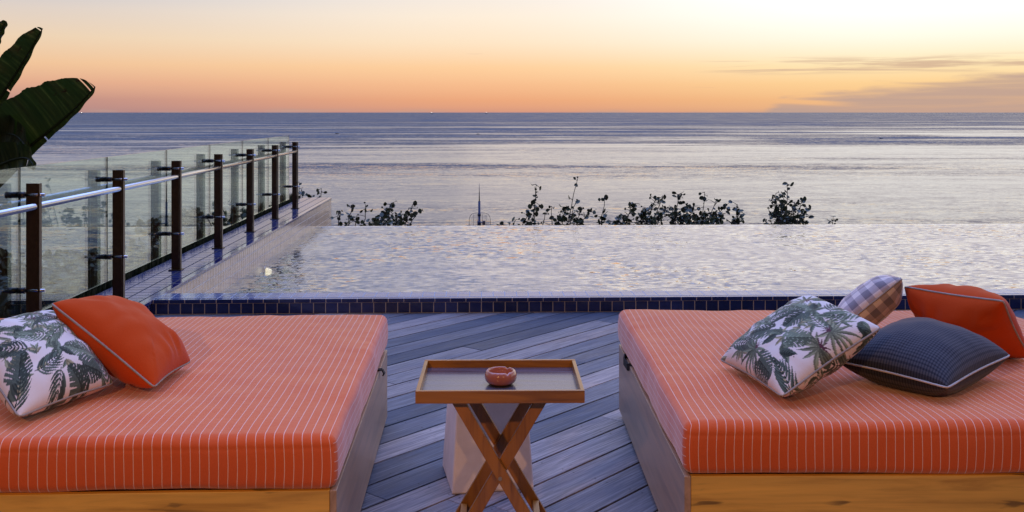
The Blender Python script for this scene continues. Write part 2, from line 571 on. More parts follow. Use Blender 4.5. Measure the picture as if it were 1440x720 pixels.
M['antenna_blue'] = simple('antenna_blue', (0.02, 0.035, 0.12), 0.5)
M['antenna_tip'] = simple('antenna_tip', (0.12, 0.10, 0.13), 0.4, 0.4)
M['mesh_wire'] = simple('antenna_wire', (0.16, 0.14, 0.15), 0.5, 0.5)
M['boat'] = simple('boat_hull', (0.02, 0.022, 0.03), 0.6)
M['boat_cabin'] = simple('boat_cabin', (0.10, 0.10, 0.12), 0.6)

def m_banana():
    m, t, b = mat('banana_leaf')
    uv = t.n('ShaderNodeUVMap').outputs[0]
    sx = t.n('ShaderNodeSeparateXYZ')
    t.l(uv, sx.inputs[0])
    st = t.noise(t.scale(uv, (40.0, 0.8, 1)), 1.0, 3, 0.6)
    c = t.ramp(st.outputs[0], [(0.3, (0.012, 0.024, 0.008)), (0.55, (0.03, 0.05, 0.016)), (0.75, (0.09, 0.11, 0.04))])
    bl = t.noise(t.scale(uv, (9, 4, 1)), 1.0, 3, 0.6)
    br = t.m('MULTIPLY', t.ss(bl.outputs[0], 0.6, 0.68), t.ss(sx.outputs[0], 0.5, 0.8))
    c = t.mix(br, c, (0.02, 0.007, 0.004))
    t.l(c, b.inputs['Base Color'])
    b.inputs['Roughness'].default_value = 0.4
    t.l(t.bump(st.outputs[0], 0.3, 0.01), b.inputs['Normal'])
    tl = t.n('ShaderNodeBsdfTranslucent')
    t.l(t.mix(1.0, c, (1.6, 1.9, 0.9), 'MULTIPLY'), tl.inputs[0])
    mx = t.n('ShaderNodeMixShader')
    mx.inputs[0].default_value = 0.16
    t.l(b.outputs[0], mx.inputs[1]); t.l(tl.outputs[0], mx.inputs[2])
    t.l(mx.outputs[0], m.node_tree.nodes['Material Output'].inputs['Surface'])
    return m
M['banana'] = m_banana()

def m_ceramic():
    m, t, b = mat('coral_ceramic')
    tc = t.n('ShaderNodeTexCoord').outputs['Object']
    nz = t.noise(tc, 25.0, 4)
    t.l(t.mix(nz.outputs[0], (0.36, 0.115, 0.075), (0.44, 0.15, 0.10)), b.inputs['Base Color'])
    b.inputs['Roughness'].default_value = 0.12
    b.inputs['Coat Weight'].default_value = 0.6
    b.inputs['Coat Roughness'].default_value = 0.04
    return m
M['ceramic'] = m_ceramic()

def m_emit(name, col, st):
    m, t, b = mat(name)
    tc = t.n('ShaderNodeTexCoord').outputs['Object']
    nz = t.noise(tc, 3.0, 1)
    b.inputs['Base Color'].default_value = (0.8, 0.8, 0.8, 1)
    t.l(t.mix(nz.outputs[0], col, tuple(x * 0.9 for x in col)), b.inputs['Emission Color'])
    b.inputs['Emission Strength'].default_value = st
    return m
M['pool_lamp'] = m_emit('pool_lamp_glow', (1.0, 0.80, 0.45), 2.2)
M['ship_lamp'] = m_emit('ship_lamp_glow', (1.0, 0.95, 0.85), 6.0)

# ------------------------------------------------------------------ ground, sea, pool, deck
def grid_obj(name, xs, ys, f, m, smooth=True):
    bm = bmesh.new()
    vs = [[bm.verts.new((x, y, f(x, y))) for x in xs] for y in ys]
    for j in range(len(ys) - 1):
        for i in range(len(xs) - 1):
            bm.faces.new((vs[j][i], vs[j][i + 1], vs[j + 1][i + 1], vs[j + 1][i]))
    return obj(name, bm, m, smooth=smooth)

def sstep(a, b, x):
    t = min(1, max(0, (x - a) / (b - a)))
    return t * t * (3 - 2 * t)

def ground_z(x, y):
    z = -2.4 - 0.04 * max(0, y - 16) * 2
    left = sstep(-3.0, -3.4, x)
    zl = -0.75 - 0.055 * max(0, y - 8) - 0.03 * max(0, -x - 4)
    z = z * (1 - left) + zl * left
    z -= 18.5 * sstep(21, 30, y + 1.2 * mnoise.noise((x * 0.15, 3.1, 0)) - 0.12 * min(0, x + 4))
    z -= 18.0 * sstep(-14, -30, x)
    z += 0.15 * mnoise.noise((x * 0.5, y * 0.5, 1.7))
    return z

def frange(a, b, s):
    n = int(round((b - a) / s))
    return [a + (b - a) * i / n for i in range(n + 1)]

kind(grid_obj('ground', frange(-60, -14, 2) + frange(-13.5, -3.5, 0.5) + [-3.3, -3.15, -3.0] + frange(-2.5, 60, 1.25), frange(-8, 60, 0.8), ground_z, M['soil']), 'structure')
o = grid_obj('sea', [-90000, -6000, -1000, 0, 1000, 6000, 90000], [20, 300, 1000, 5000, 20000, 120000], lambda x, y: SEA_Z, M['sea'])
kind(o, 'structure')

# deck boards on the diagonal
bm = bmesh.new()
uvl = bm.loops.layers.uv.verify()
colr = bm.loops.layers.float_color.new('plank')
ang = R(47.5)
du = Vector((math.cos(ang), math.sin(ang), 0))
dv = Vector((-math.sin(ang), math.cos(ang), 0))
PW, GAP = 0.183, 0.011
prnd = random.Random(5)
for k in range(-62, 62):
    v0 = k * PW
    u = -12 + prnd.uniform(0, 3)
    last = 0.5
    while u < 17:
        L = prnd.choice((1.3, 2.1, 2.4, 3.0, 3.4)) * prnd.uniform(0.9, 1.1)
        cmid = du * (u + L / 2) + dv * (v0 + PW / 2)
        if -4.2 < cmid.x < 12 and -4 < cmid.y < 9.6:
            t = bmesh.new()
            zj = prnd.uniform(-0.0012, 0.0012)
            bmesh.ops.create_cube(t, size=1.0, matrix=Matrix.Diagonal((L - 0.003, PW - GAP, 0.028, 1)))
            bmesh.ops.bevel(t, geom=[e for e in t.edges if abs(e.verts[0].co.z - 0.014) < 1e-4 and abs(e.verts[1].co.z - 0.014) < 1e-4], offset=0.0022, segments=2, affect='EDGES', profile=0.5)
            r1 = min(1, max(0, prnd.gauss(0.52, 0.30)))
            r2 = prnd.random()
            vm = {}
            for v in t.verts:
                uu, vv = u + L / 2 + v.co.x, v0 + PW / 2 + v.co.y
                vm[v] = (bm.verts.new(du * uu + dv * vv + Vector((0, 0, v.co.z - 0.014 + zj))), uu, vv)
            for f in t.faces:
                nf = bm.faces.new([vm[v][0] for v in f.verts])
                for l, v in zip(nf.loops, f.verts):
                    l[uvl].uv = (vm[v][1], vm[v][2])
                    l[colr] = (r1, r2, 0, 1)
            t.free()
        u += L
for co, no in (((0, 8.058, 0), (0, 1, 0)), ((-2.652, 0, 0), (-1, 0, 0)), ((0, -3, 0), (0, -1, 0)), ((11, 0, 0), (1, 0, 0))):
    bmesh.ops.bisect_plane(bm, geom=bm.verts[:] + bm.edges[:] + bm.faces[:], plane_co=co, plane_no=no, clear_outer=True)
kind(obj('deck', bm, M['deck']), 'structure')
bm = bmesh.new()
bx(bm, (-2.655, -3, -2.9), (11, 8.045, -0.045))
kind(obj('terrace_base', bm, M['slab']), 'structure')

# pool: floor, water, coping in front, tiled ledge with the fence on the left
PY0, PY1, PXL, PXR, WZ = 8.33, 15.9, -2.64, 14.0, -0.20
bm = bmesh.new()
bx(bm, (PXL - 0.02, PY0 - 0.02, -1.6), (PXR, PY1 + 0.12, -1.42))
bm.normal_update(); boxuv(bm)
kind(obj('pool_floor', bm, M['tile_floor']), 'structure')
bm = bmesh.new()
bx(bm, (PXL, PY1 + 0.01, -1.42), (PXR, PY1 + 0.12, WZ - 0.006))
bx(bm, (PXR, PY0, -1.42), (PXR + 0.2, PY1 + 0.12, 0.1))
bm.normal_update(); boxuv(bm)
kind(obj('pool_side', bm, M['tile_floor']), 'structure')
ny = 200
bm = bmesh.new()
vs = [[bm.verts.new((PXL + (PXR - PXL) * i / 2, PY0 + (PY1 + 0.12 - PY0) * j / 2, WZ)) for i in range(3)] for j in range(3)]
for j in range(2):
    for i in range(2):
        bm.faces.new((vs[j][i], vs[j][i + 1], vs[j + 1][i + 1], vs[j + 1][i]))
kind(obj('pool_water', bm, M['pool']), 'structure')

cop = thing('pool_coping', 'long low raised pool edge of navy tiles with pale grout behind the daybeds', 'pool edge', (5.5, 8.06, 0))
CX = 5.5
def under(o, root):
    """keep an object's world-space mesh in place under its thing"""
    o.matrix_parent_inverse = root.matrix_basis.inverted()
    return o
def boxpart(name, boxes, m, root, bev=0.0, uv=True):
    bm = bmesh.new()
    for lo, hi in boxes:
        bx(bm, lo, hi, bev)
    bm.normal_update()
    if uv:
        boxuv(bm)
    return under(obj(name, bm, m, root), root)
boxpart('front_tiles', [((-2.645, 8.06, -0.03), (14.0, 8.30, 0.088))], M['tile_navy'], cop)
boxpart('edge_tiles', [((-2.645, 8.05, 0.0885), (14.0, 8.10, 0.1195))], M['tile_edge'], cop, 0.004)
boxpart('top_tiles', [((-2.645, 8.101, 0.0885), (14.0, 8.33, 0.121))], M['tile_top'], cop, 0.003)
boxpart('inner_tiles', [((-2.645, 8.302, -1.42), (14.0, 8.326, 0.088))], M['tile_floor'], cop)

led = thing('pool_side_wall', 'beige tiled pool wall with pale blue tiled ledge, carrying the glass fence', 'pool wall', (-2.9, 10, 0))
LY0, LY1 = 4.2, 17.6
boxpart('wall_core', [((-3.16, LY0, -2.6), (-2.66, LY1, 0.085))], M['concrete'], led)
boxpart('inner_wall_tiles', [((-2.659, 8.345, -1.42), (-2.64, LY1 + 0.004, 0.089))], M['tile_wall'], led)
boxpart('deck_side_tiles', [((-2.659, LY0, -0.03), (-2.645, 8.05, 0.0885))], M['tile_navy'], led)
boxpart('edge_tiles', [((-2.70, LY0, 0.09), (-2.632, LY1, 0.120))], M['tile_edge'], led, 0.004)
bm = bmesh.new()
bx(bm, (-3.17, LY0, 0.0865), (-2.701, LY1, 0.121), 0.003)
bm.normal_update(); boxuv(bm)
uvn = bm.loops.layers.uv.verify()
for f in bm.faces:
    for l in f.loops:
        l[uvn].uv = (l.vert.co.y, l.vert.co.x)
under(obj('ledge_tiles', bm, M['tile_strip'], led), led)

# underwater pool lamp on the side wall
pl = thing('pool_lamp', 'glowing round underwater lamp on the beige pool wall near the front edge', 'pool light', (-2.638, 12.2, -0.32))
bm = bmesh.new()
rg = lathe(bm, [(0.075, 0.0), (0.08, 0.012), (0.07, 0.022), (0.057, 0.022)], 28)
bmesh.ops.rotate(bm, verts=bm.verts, matrix=Matrix.Rotation(R(90), 3, 'Y'))
obj('lamp_ring', bm, M['steel'], pl, True)
bm = bmesh.new()
lathe(bm, [(0.05, 0.018), (0.046, 0.05), (0.03, 0.08), (0.002, 0.09)], 28)
bmesh.ops.rotate(bm, verts=bm.verts, matrix=Matrix.Rotation(R(90), 3, 'Y'))
obj('lamp_lens', bm, M['pool_lamp'], pl, True)

# ------------------------------------------------------------------ glass fence
fen = thing('glass_fence', 'glass pool fence with brown posts and a round steel handrail on the tiled ledge', 'fence', (-2.9, 10, 0.121))
FX = -2.9
GX = -3.0
ys = [6.45 + 0.09 + 1.51 * i for i in range(-1, 7)]
ZB = 0.121
for yy in ys:
    bm = bmesh.new()
    bx(bm, (FX - 0.045, yy - 0.007, ZB + 0.008), (FX + 0.028, yy + 0.007, 1.16), 0.0015)
    bx(bm, (FX + 0.034, yy - 0.020, ZB + 0.008), (FX + 0.046, yy + 0.020, 1.16), 0.0015)
    bx(bm, (FX - 0.06, yy - 0.05, ZB), (FX + 0.06, yy + 0.05, ZB + 0.010), 0.002)
    po = under(obj('post', bm, M['bronze'], fen), fen)
    for zz in (1.085, 0.466):
        bm = bmesh.new()
        tube(bm, [(FX + 0.075, yy + 0.0, zz), (FX - 0.05, yy, zz)], 0.011, 10)
        st = obj('standoff_rod', bm, M['steel'], po)
        bm = bmesh.new()
        tube(bm, [(FX - 0.052, yy, zz), (GX + 0.007, yy, zz)], 0.02, 12)
        tube(bm, [(GX - 0.007, yy, zz), (GX - 0.075, yy, zz)], 0.022, 12)
        obj('glass_clamp', bm, M['dark_metal'], po)
# rail passes through the posts
bm = bmesh.new()
tube(bm, [(FX + 0.012, ys[0] - 0.3, 1.01), (FX + 0.012, ys[-1] + 0.02, 1.01)], 0.021, 16)
under(obj('handrail', bm, M['steel'], fen), fen)
for i in range(len(ys) - 1):
    bm = bmesh.new()
    lo = (GX - 0.006, ys[i] + 0.006 + 0.02, 0.265)
    hi = (GX + 0.006, ys[i + 1] - 0.006 + 0.02, 1.262)
    bx(bm, lo, hi)
    bm.normal_update()
    for f in bm.faces:
        f.material_index = 0 if abs(f.normal.x) > 0.9 else 1
    under(obj('glass_panel', bm, [M['glass'], M['glass_edge']], fen), fen)

# ------------------------------------------------------------------ day beds
def rounded_box(lo, hi, r, n=(60, 60, 14), sag=0.0, seed=0.0, dents=()):
    """a soft upholstered block; UV u follows the stripes round the sides"""
    bm = bmesh.new()
    uv = bm.loops.layers.uv.verify()
    lo, hi = Vector(lo), Vector(hi)
    c = (lo + hi) / 2
    h = (hi - lo) / 2
    cache = {}
    def place(p):
        key = (round(p.x, 5), round(p.y, 5), round(p.z, 5))
        if key in cache:
            return cache[key]
        q = Vector([max(-(h[i] - r), min(h[i] - r, p[i])) for i in range(3)])
        d = p - q
        if d.length > 1e-9:
            d = d.normalized() * r
        w = q + d
        e = 1 - abs(w.z / h.z) ** 2
        # the sides swell a little, the seams hold
        w.x *= 1 + 0.008 * e / h.x
        w.y *= 1 + 0.008 * e / h.y
        wx, wy = w.x / h.x, w.y / h.y
        if p.z > 0:
            w.z += sag * (1 - wx ** 4) * (1 - wy ** 4)
            for (ex, ey, er, ed) in dents:
                w.z -= ed * math.exp(-(((c.x + w.x - ex) ** 2 + (c.y + w.y - ey) ** 2) / er ** 2))
            # small puckers gathering towards the edges
            ed_ = max(abs(wx), abs(wy))
            along = w.y if abs(wx) > abs(wy) else w.x
            w.z += 0.0016 * math.sin(along * 48 + 5 * mnoise.noise((along * 2 + seed, 0.3, 1.0))) * max(0, mnoise.noise((along * 1.6, seed, 4.0)) + 0.25) * max(0, (ed_ - 0.86) / 0.14)
            w.z += 0.0045 * abs(mnoise.noise(((w.x + 0.4 * w.y + seed) * 3.2, (w.y - 0.3 * w.x) * 1.3, 7.0)))
        if abs(p.z) < h.z - 0.001:
            w -= (d.normalized() if d.length > 1e-9 else Vector((0, 0, 0))) * 0.0012 * math.exp(-((w.z - (h.z - 0.040)) / 0.006) ** 2)
        nn = mnoise.noise(((w.x + seed) * 2.2, w.y * 2.2, w.z * 3)) * 0.008 + mnoise.noise(((w.x + seed) * 7, w.y * 7, w.z * 8)) * 0.0035
        w += (d.normalized() if d.length > 1e-9 else Vector((0, 0, 1))) * nn
        v = bm.verts.new(c + w)
        cache[key] = v
        return v
    def samples(k, m):
        # finer near the rounded edges
        a = h[k]
        inner = [-(a - r) + 2 * (a - r) * i / m for i in range(m + 1)]
        e = [r * math.tan(math.pi / 4 * j / 5) for j in range(1, 6)]
        return [-(a - r) - x for x in reversed(e)] + inner + [(a - r) + x for x in e]
    S3 = [samples(k, n[k]) for k in range(3)]
    for ax in range(3):
        b, cc = [k for k in range(3) if k != ax]
        for sgn in (-1, 1):
            for i in range(len(S3[b]) - 1):
                for j in range(len(S3[cc]) - 1):
                    quad = []
                    for (ii, jj) in ((i, j), (i + 1, j), (i + 1, j + 1), (i, j + 1)):
                        p = Vector((0, 0, 0))
                        p[ax] = sgn * h[ax]
                        p[b] = S3[b][ii]
                        p[cc] = S3[cc][jj]
                        quad.append(p)
                    flip = (sgn < 0) != (ax == 1)
                    if flip:
                        quad.reverse()
                    vv = [place(p) for p in quad]
                    try:
                        f = bm.faces.new(vv)
                    except ValueError:
                        continue
                    f.smooth = True
                    for l, p in zip(f.loops, quad):
                        if ax == 0:
                            l[uv].uv = (sgn * (h.x + (h.z - p.z)) + 0.012, p.y)
                        elif ax == 1:
                            l[uv].uv = (p.x, sgn * (h.y + h.z - p.z))
                        else:
                            l[uv].uv = (p.x, p.y)
    return bm

ZB0, ZM0, ZM1 = 0.035, 0.382, 0.563
def daybed(label, loc, rz, W, D, strap_side, seed, dents=()):
    """origin on the deck at the front corner nearest the gap between the beds; x runs along the front"""
    t = thing('daybed', label, 'daybed', loc, rz, 'coral daybeds on the deck')
    x0, x1 = (-W, 0) if strap_side > 0 else (0, W)
    T = 0.022
    def part(name, lo, hi, m, bev=0.002):
        bm = bmesh.new(); bx(bm, lo, hi, bev)
        return obj(name, bm, m, t)
    part('front_panel', (x0 + T + 0.001, 0.002, ZB0), (x1 - T - 0.001, 0.024, ZM0), M['ply_front'])
    part('back_panel', (x0 + T + 0.001, D - 0.024, ZB0), (x1 - T - 0.001, D - 0.002, ZM0), M['ply_front'])
    for xa in (x0, x1 - T):
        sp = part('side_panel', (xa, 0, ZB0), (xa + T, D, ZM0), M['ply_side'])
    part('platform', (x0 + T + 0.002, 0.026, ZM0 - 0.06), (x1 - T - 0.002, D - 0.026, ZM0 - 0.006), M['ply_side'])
    for fx in (x0 + 0.05, x1 - 0.11):
        for fy in (0.06, D - 0.14):
            part('foot', (fx, fy, 0.0), (fx + 0.06, fy + 0.08, ZB0 + 0.005), M['strap'])
    bm = rounded_box((x0 + 0.004, 0.0, ZM0 + 0.001), (x1 - 0.004, D + 0.02, ZM1), 0.032, n=(100, 100, 26), sag=0.010, seed=seed, dents=dents)
    obj('mattress', bm, M['stripe'], t)
    # black webbing pull at the back of the inner side
    s = 1 if strap_side > 0 else -1
    xs = 0.0
    bm = bmesh.new()
    p = [(-0.01 * s, D - 0.42, ZM0 + 0.004), (0.012 * s, D - 0.42, ZM0 + 0.006), (0.022 * s, D - 0.425, ZM0 - 0.012), (0.016 * s, D - 0.43, ZM0 - 0.022)] if s > 0 else \
        [(0.03, D - 0.30, ZM0 + 0.005), (-0.006, D - 0.30, ZM0 + 0.006), (-0.016, D - 0.35, ZM0 - 0.002), (-0.008, D - 0.44, ZM0 - 0.010), (0.02, D - 0.48, ZM0 + 0.005)]
    for a, b in zip(p, p[1:]):
        board(bm, a, b, 0.035, 0.006, Vector((0, 1, 0)) if s > 0 else Vector((0, 0, 1)), 0.001)
    obj('strap', bm, M['strap'], t)
    return t
bedL = daybed('coral striped daybed by the glass fence, left of the tray table, two pillows on it', (-0.474, 3.275, 0), R(0.5), 2.07, 1.935, 1, 1.3, [(-1.05, 0.45, 0.35, 0.012), (-0.75, 0.65, 0.3, 0.010)])
bedR = daybed('coral striped daybed right of the tray table with four pillows piled on it', (0.69, 3.365, 0), R(-1.3), 2.07, 1.93, -1, 8.9, [(0.45, 0.35, 0.3, 0.012), (0.95, 0.45, 0.35, 0.014), (1.3, 0.7, 0.3, 0.010)])

# ------------------------------------------------------------------ pillows
def leaf_print(N, seed):
    """paint a tropical leaf print into an N x N colour array (the cloth's own pattern)"""
    r = np.random.default_rng(seed)
    img = np.ones((N, N, 3)) * np.array([0.68, 0.63, 0.61])
    yy, xx = np.mgrid[0:N, 0:N] / N
    DARK, MID = np.array((0.030, 0.045, 0.036)), np.array((0.075, 0.10, 0.07))
    SAGE, OLIVE = np.array((0.13, 0.15, 0.10)), np.array((0.20, 0.185, 0.11))
    def lens(x0, y0, a, L, w, col, curve=0.0, two=True, back=0.8):
        dx, dy = xx - x0, yy - y0
        u = (dx * math.cos(a) + dy * math.sin(a)) / L
        v = (-dx * math.sin(a) + dy * math.cos(a)) - curve * L * u * u
        prof = w * np.sin(np.pi * np.clip(u, 0, 1) ** back) ** 0.9
        mk = (u > 0) & (u < 1) & (np.abs(v) < prof)
        img[mk] = col
        if two:
            img[mk & (v > 0)] = col * 1.9 + 0.008
        return mk
    def frond(x0, y0, a, L, col, n=10):
        bend = r.choice((-1, 1)) * r.uniform(0.4, 0.8)
        px, py = x0, y0
        for k in range(n + 1):
            f = k / n
            ca = a + bend * f
            ll = L * (0.20 + 0.30 * math.sin(math.pi * min(1, f + 0.18)))
            if k > 0:
                for sgn in (-1, 1):
                    lens(px, py, ca + sgn * (1.0 - 0.45 * f), ll, 0.0105, col * r.uniform(0.6, 1.7), -sgn * 0.35)
            lens(px, py, ca, L / n * 1.1, 0.0045, col * 0.5, 0, False)
            px += L / n * math.cos(ca); py += L / n * math.sin(ca)
        lens(px, py, a + bend, L * 0.25, 0.010, col)
    def fan(x0, y0, a, L, col):
        for k in range(11):
            f = k / 10 - 0.5
            lens(x0, y0, a + f * 3.9, L * (1.05 - 0.9 * abs(f) ** 1.6) * r.uniform(0.9, 1.1), 0.0135, col * r.uniform(0.5, 1.7), f * 0.5)
        for k in range(5):
            lens(x0, y0, a + math.pi + (k - 2) * 0.33, L * 0.45, 0.006, np.array([0.085, 0.03, 0.045]), (k - 2) * 0.2, False)
    def broad(x0, y0, a, L, col):
        lens(x0, y0, a, L, L * 0.22, col, 0.15, True, 0.7)
        for k in range(1, 7):
            f = k / 7.5
            for sgn in (-1, 1):
                lens(x0 + L * f * math.cos(a), y0 + L * f * math.sin(a), a + sgn * 0.75, L * 0.26 * math.sin(math.pi * f ** 0.75), 0.0026, col * 0.4, 0, False)
    def monstera(x0, y0, a, L, col):
        dx, dy = xx - x0, yy - y0
        u = (dx * math.cos(a) + dy * math.sin(a)) / L
        v = (-dx * math.sin(a) + dy * math.cos(a)) / L
        w = 0.52 * np.sqrt(np.clip(1 - ((u - 0.40) / 0.60) ** 2, 0, 1)) * (1.12 - 0.5 * u)
        mk = (np.abs(v) < w) & ~((np.abs(v) < 0.07) & (u < 0))
        ph = (u - np.abs(v) * 0.8) * 6.2
        dph = np.abs(ph - np.round(ph))
        slit = (dph < 0.05 + 0.45 * (np.abs(v) - 0.16)) & (np.abs(v) > 0.16) & (dph < 0.2) & (u > -0.02)
        mk &= ~slit
        img[mk] = col
        img[mk & (v > 0)] = col * 1.9 + 0.01
        img[mk & (np.abs(np.abs(ph) % 1 - 0.5) < 0.05)] = col * 3 + 0.02
        img[mk & (np.abs(v) < 0.014)] = col * 0.4
    # filler leaves first, in sage and olive, then the large dark motifs over them
    for i in range(44):
        x, y, a = r.uniform(0, 1), r.uniform(0, 1), r.uniform(0, 6.28)
        for k in range(3):
            lens(x, y, a + (k - 1) * 0.6, r.uniform(0.08, 0.12), 0.016, (SAGE, OLIVE, MID)[r.integers(0, 3)] * r.uniform(0.8, 1.2), 0.25 * (k - 1))
    spots, tries = [], 0
    while len(spots) < 26 and tries < 6000:
        tries += 1
        p = (r.uniform(0.02, 0.98), r.uniform(0.02, 0.98))
        if all((p[0] - q[0]) ** 2 + (p[1] - q[1]) ** 2 > 0.165 ** 2 for q in spots):
            spots.append(p)
    for i, (x, y) in enumerate(spots):
        a = r.uniform(0, 2 * math.pi)
        k = i % 5
        if k in (0, 4):
            L = 0.31
            frond(x - L / 2 * math.cos(a), y - L / 2 * math.sin(a), a, L, (DARK, MID)[i % 2])
        elif k == 1:
            fan(x - 0.05 * math.cos(a), y - 0.05 * math.sin(a), a, 0.17, (MID, SAGE * 0.7)[i % 2])
        elif k == 2:
            monstera(x - 0.09 * math.cos(a), y - 0.09 * math.sin(a), a, 0.21, (DARK, MID)[i % 2])
        else:
            broad(x - 0.09 * math.cos(a), y - 0.09 * math.sin(a), a, 0.19, MID)
            broad(x - 0.05 * math.cos(a), y - 0.02, a + 1.1, 0.16, DARK)
    return img

def pillow(name, label, A, B, Cc, D, T, m, pipe, size, n=48, floor=None, printed=None, seed=0.0, pinch=0.06, group=None, crease=0.006):
    """A,B,C,D: the four seam corners in turn; two puffed faces over the seam"""
    A, B, Cc, D = map(Vector, (A, B, Cc, D))
    ctr = (A + B + Cc + D) / 4
    base = Vector((ctr.x, ctr.y, min(A.z, B.z, Cc.z, D.z)))
    root = thing(name, label, 'pillow', base, 0, group)
    nrm = (Cc - A).cross(D - B).normalized()
    def mid(u, v):
        k = 1 - 0.02 * abs(u * v) ** 6
        u, v = u * k, v * k
        uu = u * (1 - pinch * (1 - v * v))
        vv = v * (1 - pinch * (1 - u * u))
        a, b = (uu + 1) / 2, (vv + 1) / 2
        return A * (1 - a) * (1 - b) + B * a * (1 - b) + Cc * a * b + D * (1 - a) * b
    def hgt(u, v):
        h = T * (max(0, (1 - abs(u) ** 2.3) * (1 - abs(v) ** 2.3)) ** 0.49)
        e = max(abs(u), abs(v))
        s = v if abs(u) > abs(v) else u
        pull = math.sin(s * 15 + 4 * mnoise.noise((u * 1.5 + seed, v * 1.5, 0.3))) * max(0, (e - 0.45) / 0.55) * (1 - e) * 4
        w = mnoise.noise((u * 2.4 + seed, v * 2.4, 2.0)) * crease * 1.7 + pull * crease * 0.8
        return h + w * (1 - max(abs(u), abs(v)) ** 6)
    bm = bmesh.new()
    uvl = bm.loops.layers.uv.verify()
    pc = bm.verts.layers.float_color.new('print') if printed is not None else None
    # sample denser towards the seams
    g = [math.sin((-1 + 2 * i / n) * math.pi / 2 * 0.86) / math.sin(math.pi / 2 * 0.86) for i in range(n + 1)]
    sides = {}
    def colour(u, v):
        N = printed.shape[0]
        return printed[min(N - 1, int((v + 1) / 2 * N)), min(N - 1, int((u + 1) / 2 * N))]
    for sgn in (1, -1):
        vs = {}
        for i, u in enumerate(g):
            for j, v in enumerate(g):
                edge = i in (0, n) or j in (0, n)
                if sgn < 0 and edge:
                    vs[i, j] = sides[1][i, j]
                    continue
                p = mid(u, v) + nrm * sgn * hgt(u, v * sgn if False else v)
                if floor is not None:
                    fl = floor + 0.004
                    if p.z < fl:
                        p.z = fl
                w = bm.verts.new(p - base)
                if pc is not None:
                    w[pc] = (*colour(u * sgn, v), 1)
                vs[i, j] = w
        sides[sgn] = vs
        for i in range(n):
            for j in range(n):
                q = [vs[i, j], vs[i + 1, j], vs[i + 1, j + 1], vs[i, j + 1]]
                ij = [(i, j), (i + 1, j), (i + 1, j + 1), (i, j + 1)]
                if sgn < 0:
                    q.reverse(); ij.reverse()
                f = bm.faces.new(q)
                f.smooth = True
                for l, (a, b) in zip(f.loops, ij):
                    l[uvl].uv = (g[a] * size / 2 + 3 + (5 if sgn < 0 else 0), g[b] * size / 2 + 3)
    obj('cover', bm, m, root)
    # piping along the seam
    loop = []
    K = 26
    for (fu, fv) in ((lambda s: (s, -1)), (lambda s: (1, s)), (lambda s: (-s, 1)), (lambda s: (-1, -s))) if False else []:
        pass
    ring = [(-1 + 2 * k / K, -1) for k in range(K)] + [(1, -1 + 2 * k / K) for k in range(K)] + [(1 - 2 * k / K, 1) for k in range(K)] + [(-1, 1 - 2 * k / K) for k in range(K)]
    for (u, v) in ring:
        # round off the very corners
        q = 0.985 if abs(u) > 0.97 and abs(v) > 0.97 else 1.0
        p = mid(u * q, v * q)
        if floor is not None and p.z < floor + 0.006:
            p.z = floor + 0.006
        loop.append(p - base)
    bm = bmesh.new()
    tube(bm, loop, 0.0043, 8, closed=True)
    obj('piping', bm, pipe, root, True)
    return root

FL = ZM1 + 0.004
# left bed: leaf print pillow lying towards the fence, orange pillow leaning on it
A, B, Cc = Q(-1.49, 3.74, 0.60), Q(-1.646, 3.32, 0.60), Q(-1.85, 4.01, 0.82)
D2 = Cc + B - A
pillow('pillow', 'white pillow with dark green leaf print under the orange pillow on the left daybed', B, A, Cc, D2, 0.11, M['print'], M['piping'], 0.5, 190, FL, leaf_print(420, 3), 1.0, group='leaf print pillows')
B_, R_, T_ = Q(-1.322, 3.68, 0.60), Q(-1.31, 4.07, 0.60), Q(-1.76, 3.79, 0.895)
pillow('pillow', 'bright orange pillow with grey piping leaning on a leaf print pillow, left daybed', T_, B_, R_, T_ + R_ - B_ + Vector((0.04, 0.06, -0.10)), 0.12, M['orange'], M['piping'], 0.5, 90, FL, None, 5.0, crease=0.009, group='orange pillows')
# right bed
L_, Bt, Rt, Tp = Q(0.852, 4.10, 0.60), Q(0.966, 3.56, 0.60), Q(1.376, 3.70, 0.82), Q(1.264, 4.19, 0.85)
pillow('pillow', 'white pillow with green leaf print propped at the front of the right daybed pile', L_, Bt, Rt, Tp, 0.11, M['print'], M['piping'], 0.5, 190, FL, leaf_print(420, 21), 2.0, group='leaf print pillows')
F_, Rr, Lf = Q(1.563, 3.57, 0.63), Q(1.963, 3.91, 0.665), Q(1.275, 3.92, 0.64)
pillow('pillow', 'dark navy checked pillow with pale piping lying flat on the right daybed', F_, Rr, Rr + Lf - F_ + Vector((0, 0, 0.03)), Lf, 0.128, M['navy'], M['piping_pale'], 0.5, 56, FL, None, 3.0, crease=0.003)
TL, TR, BR = Q(1.768, 4.50, 0.835), Q(1.985, 4.015, 0.86), Q(2.19, 4.20, 0.585)
pillow('pillow', 'orange pillow standing behind the dark navy pillow on the right daybed', TL + BR - TR, BR, TR, TL, 0.12, M['orange'], M['piping'], 0.5, 90, FL, None, 9.0, crease=0.009, group='orange pillows')
A1, B1, C1 = Q(1.69, 4.31, 0.90), Q(1.427, 4.49, 0.60), Q(1.86, 4.76, 0.83)
pillow('pillow', 'grey and mauve plaid pillow standing on edge behind the leaf print pillow, right daybed', B1, A1, C1, C1 + B1 - A1, 0.09, M['plaid'], M['piping'], 0.5, 56, FL, None, 4.0)

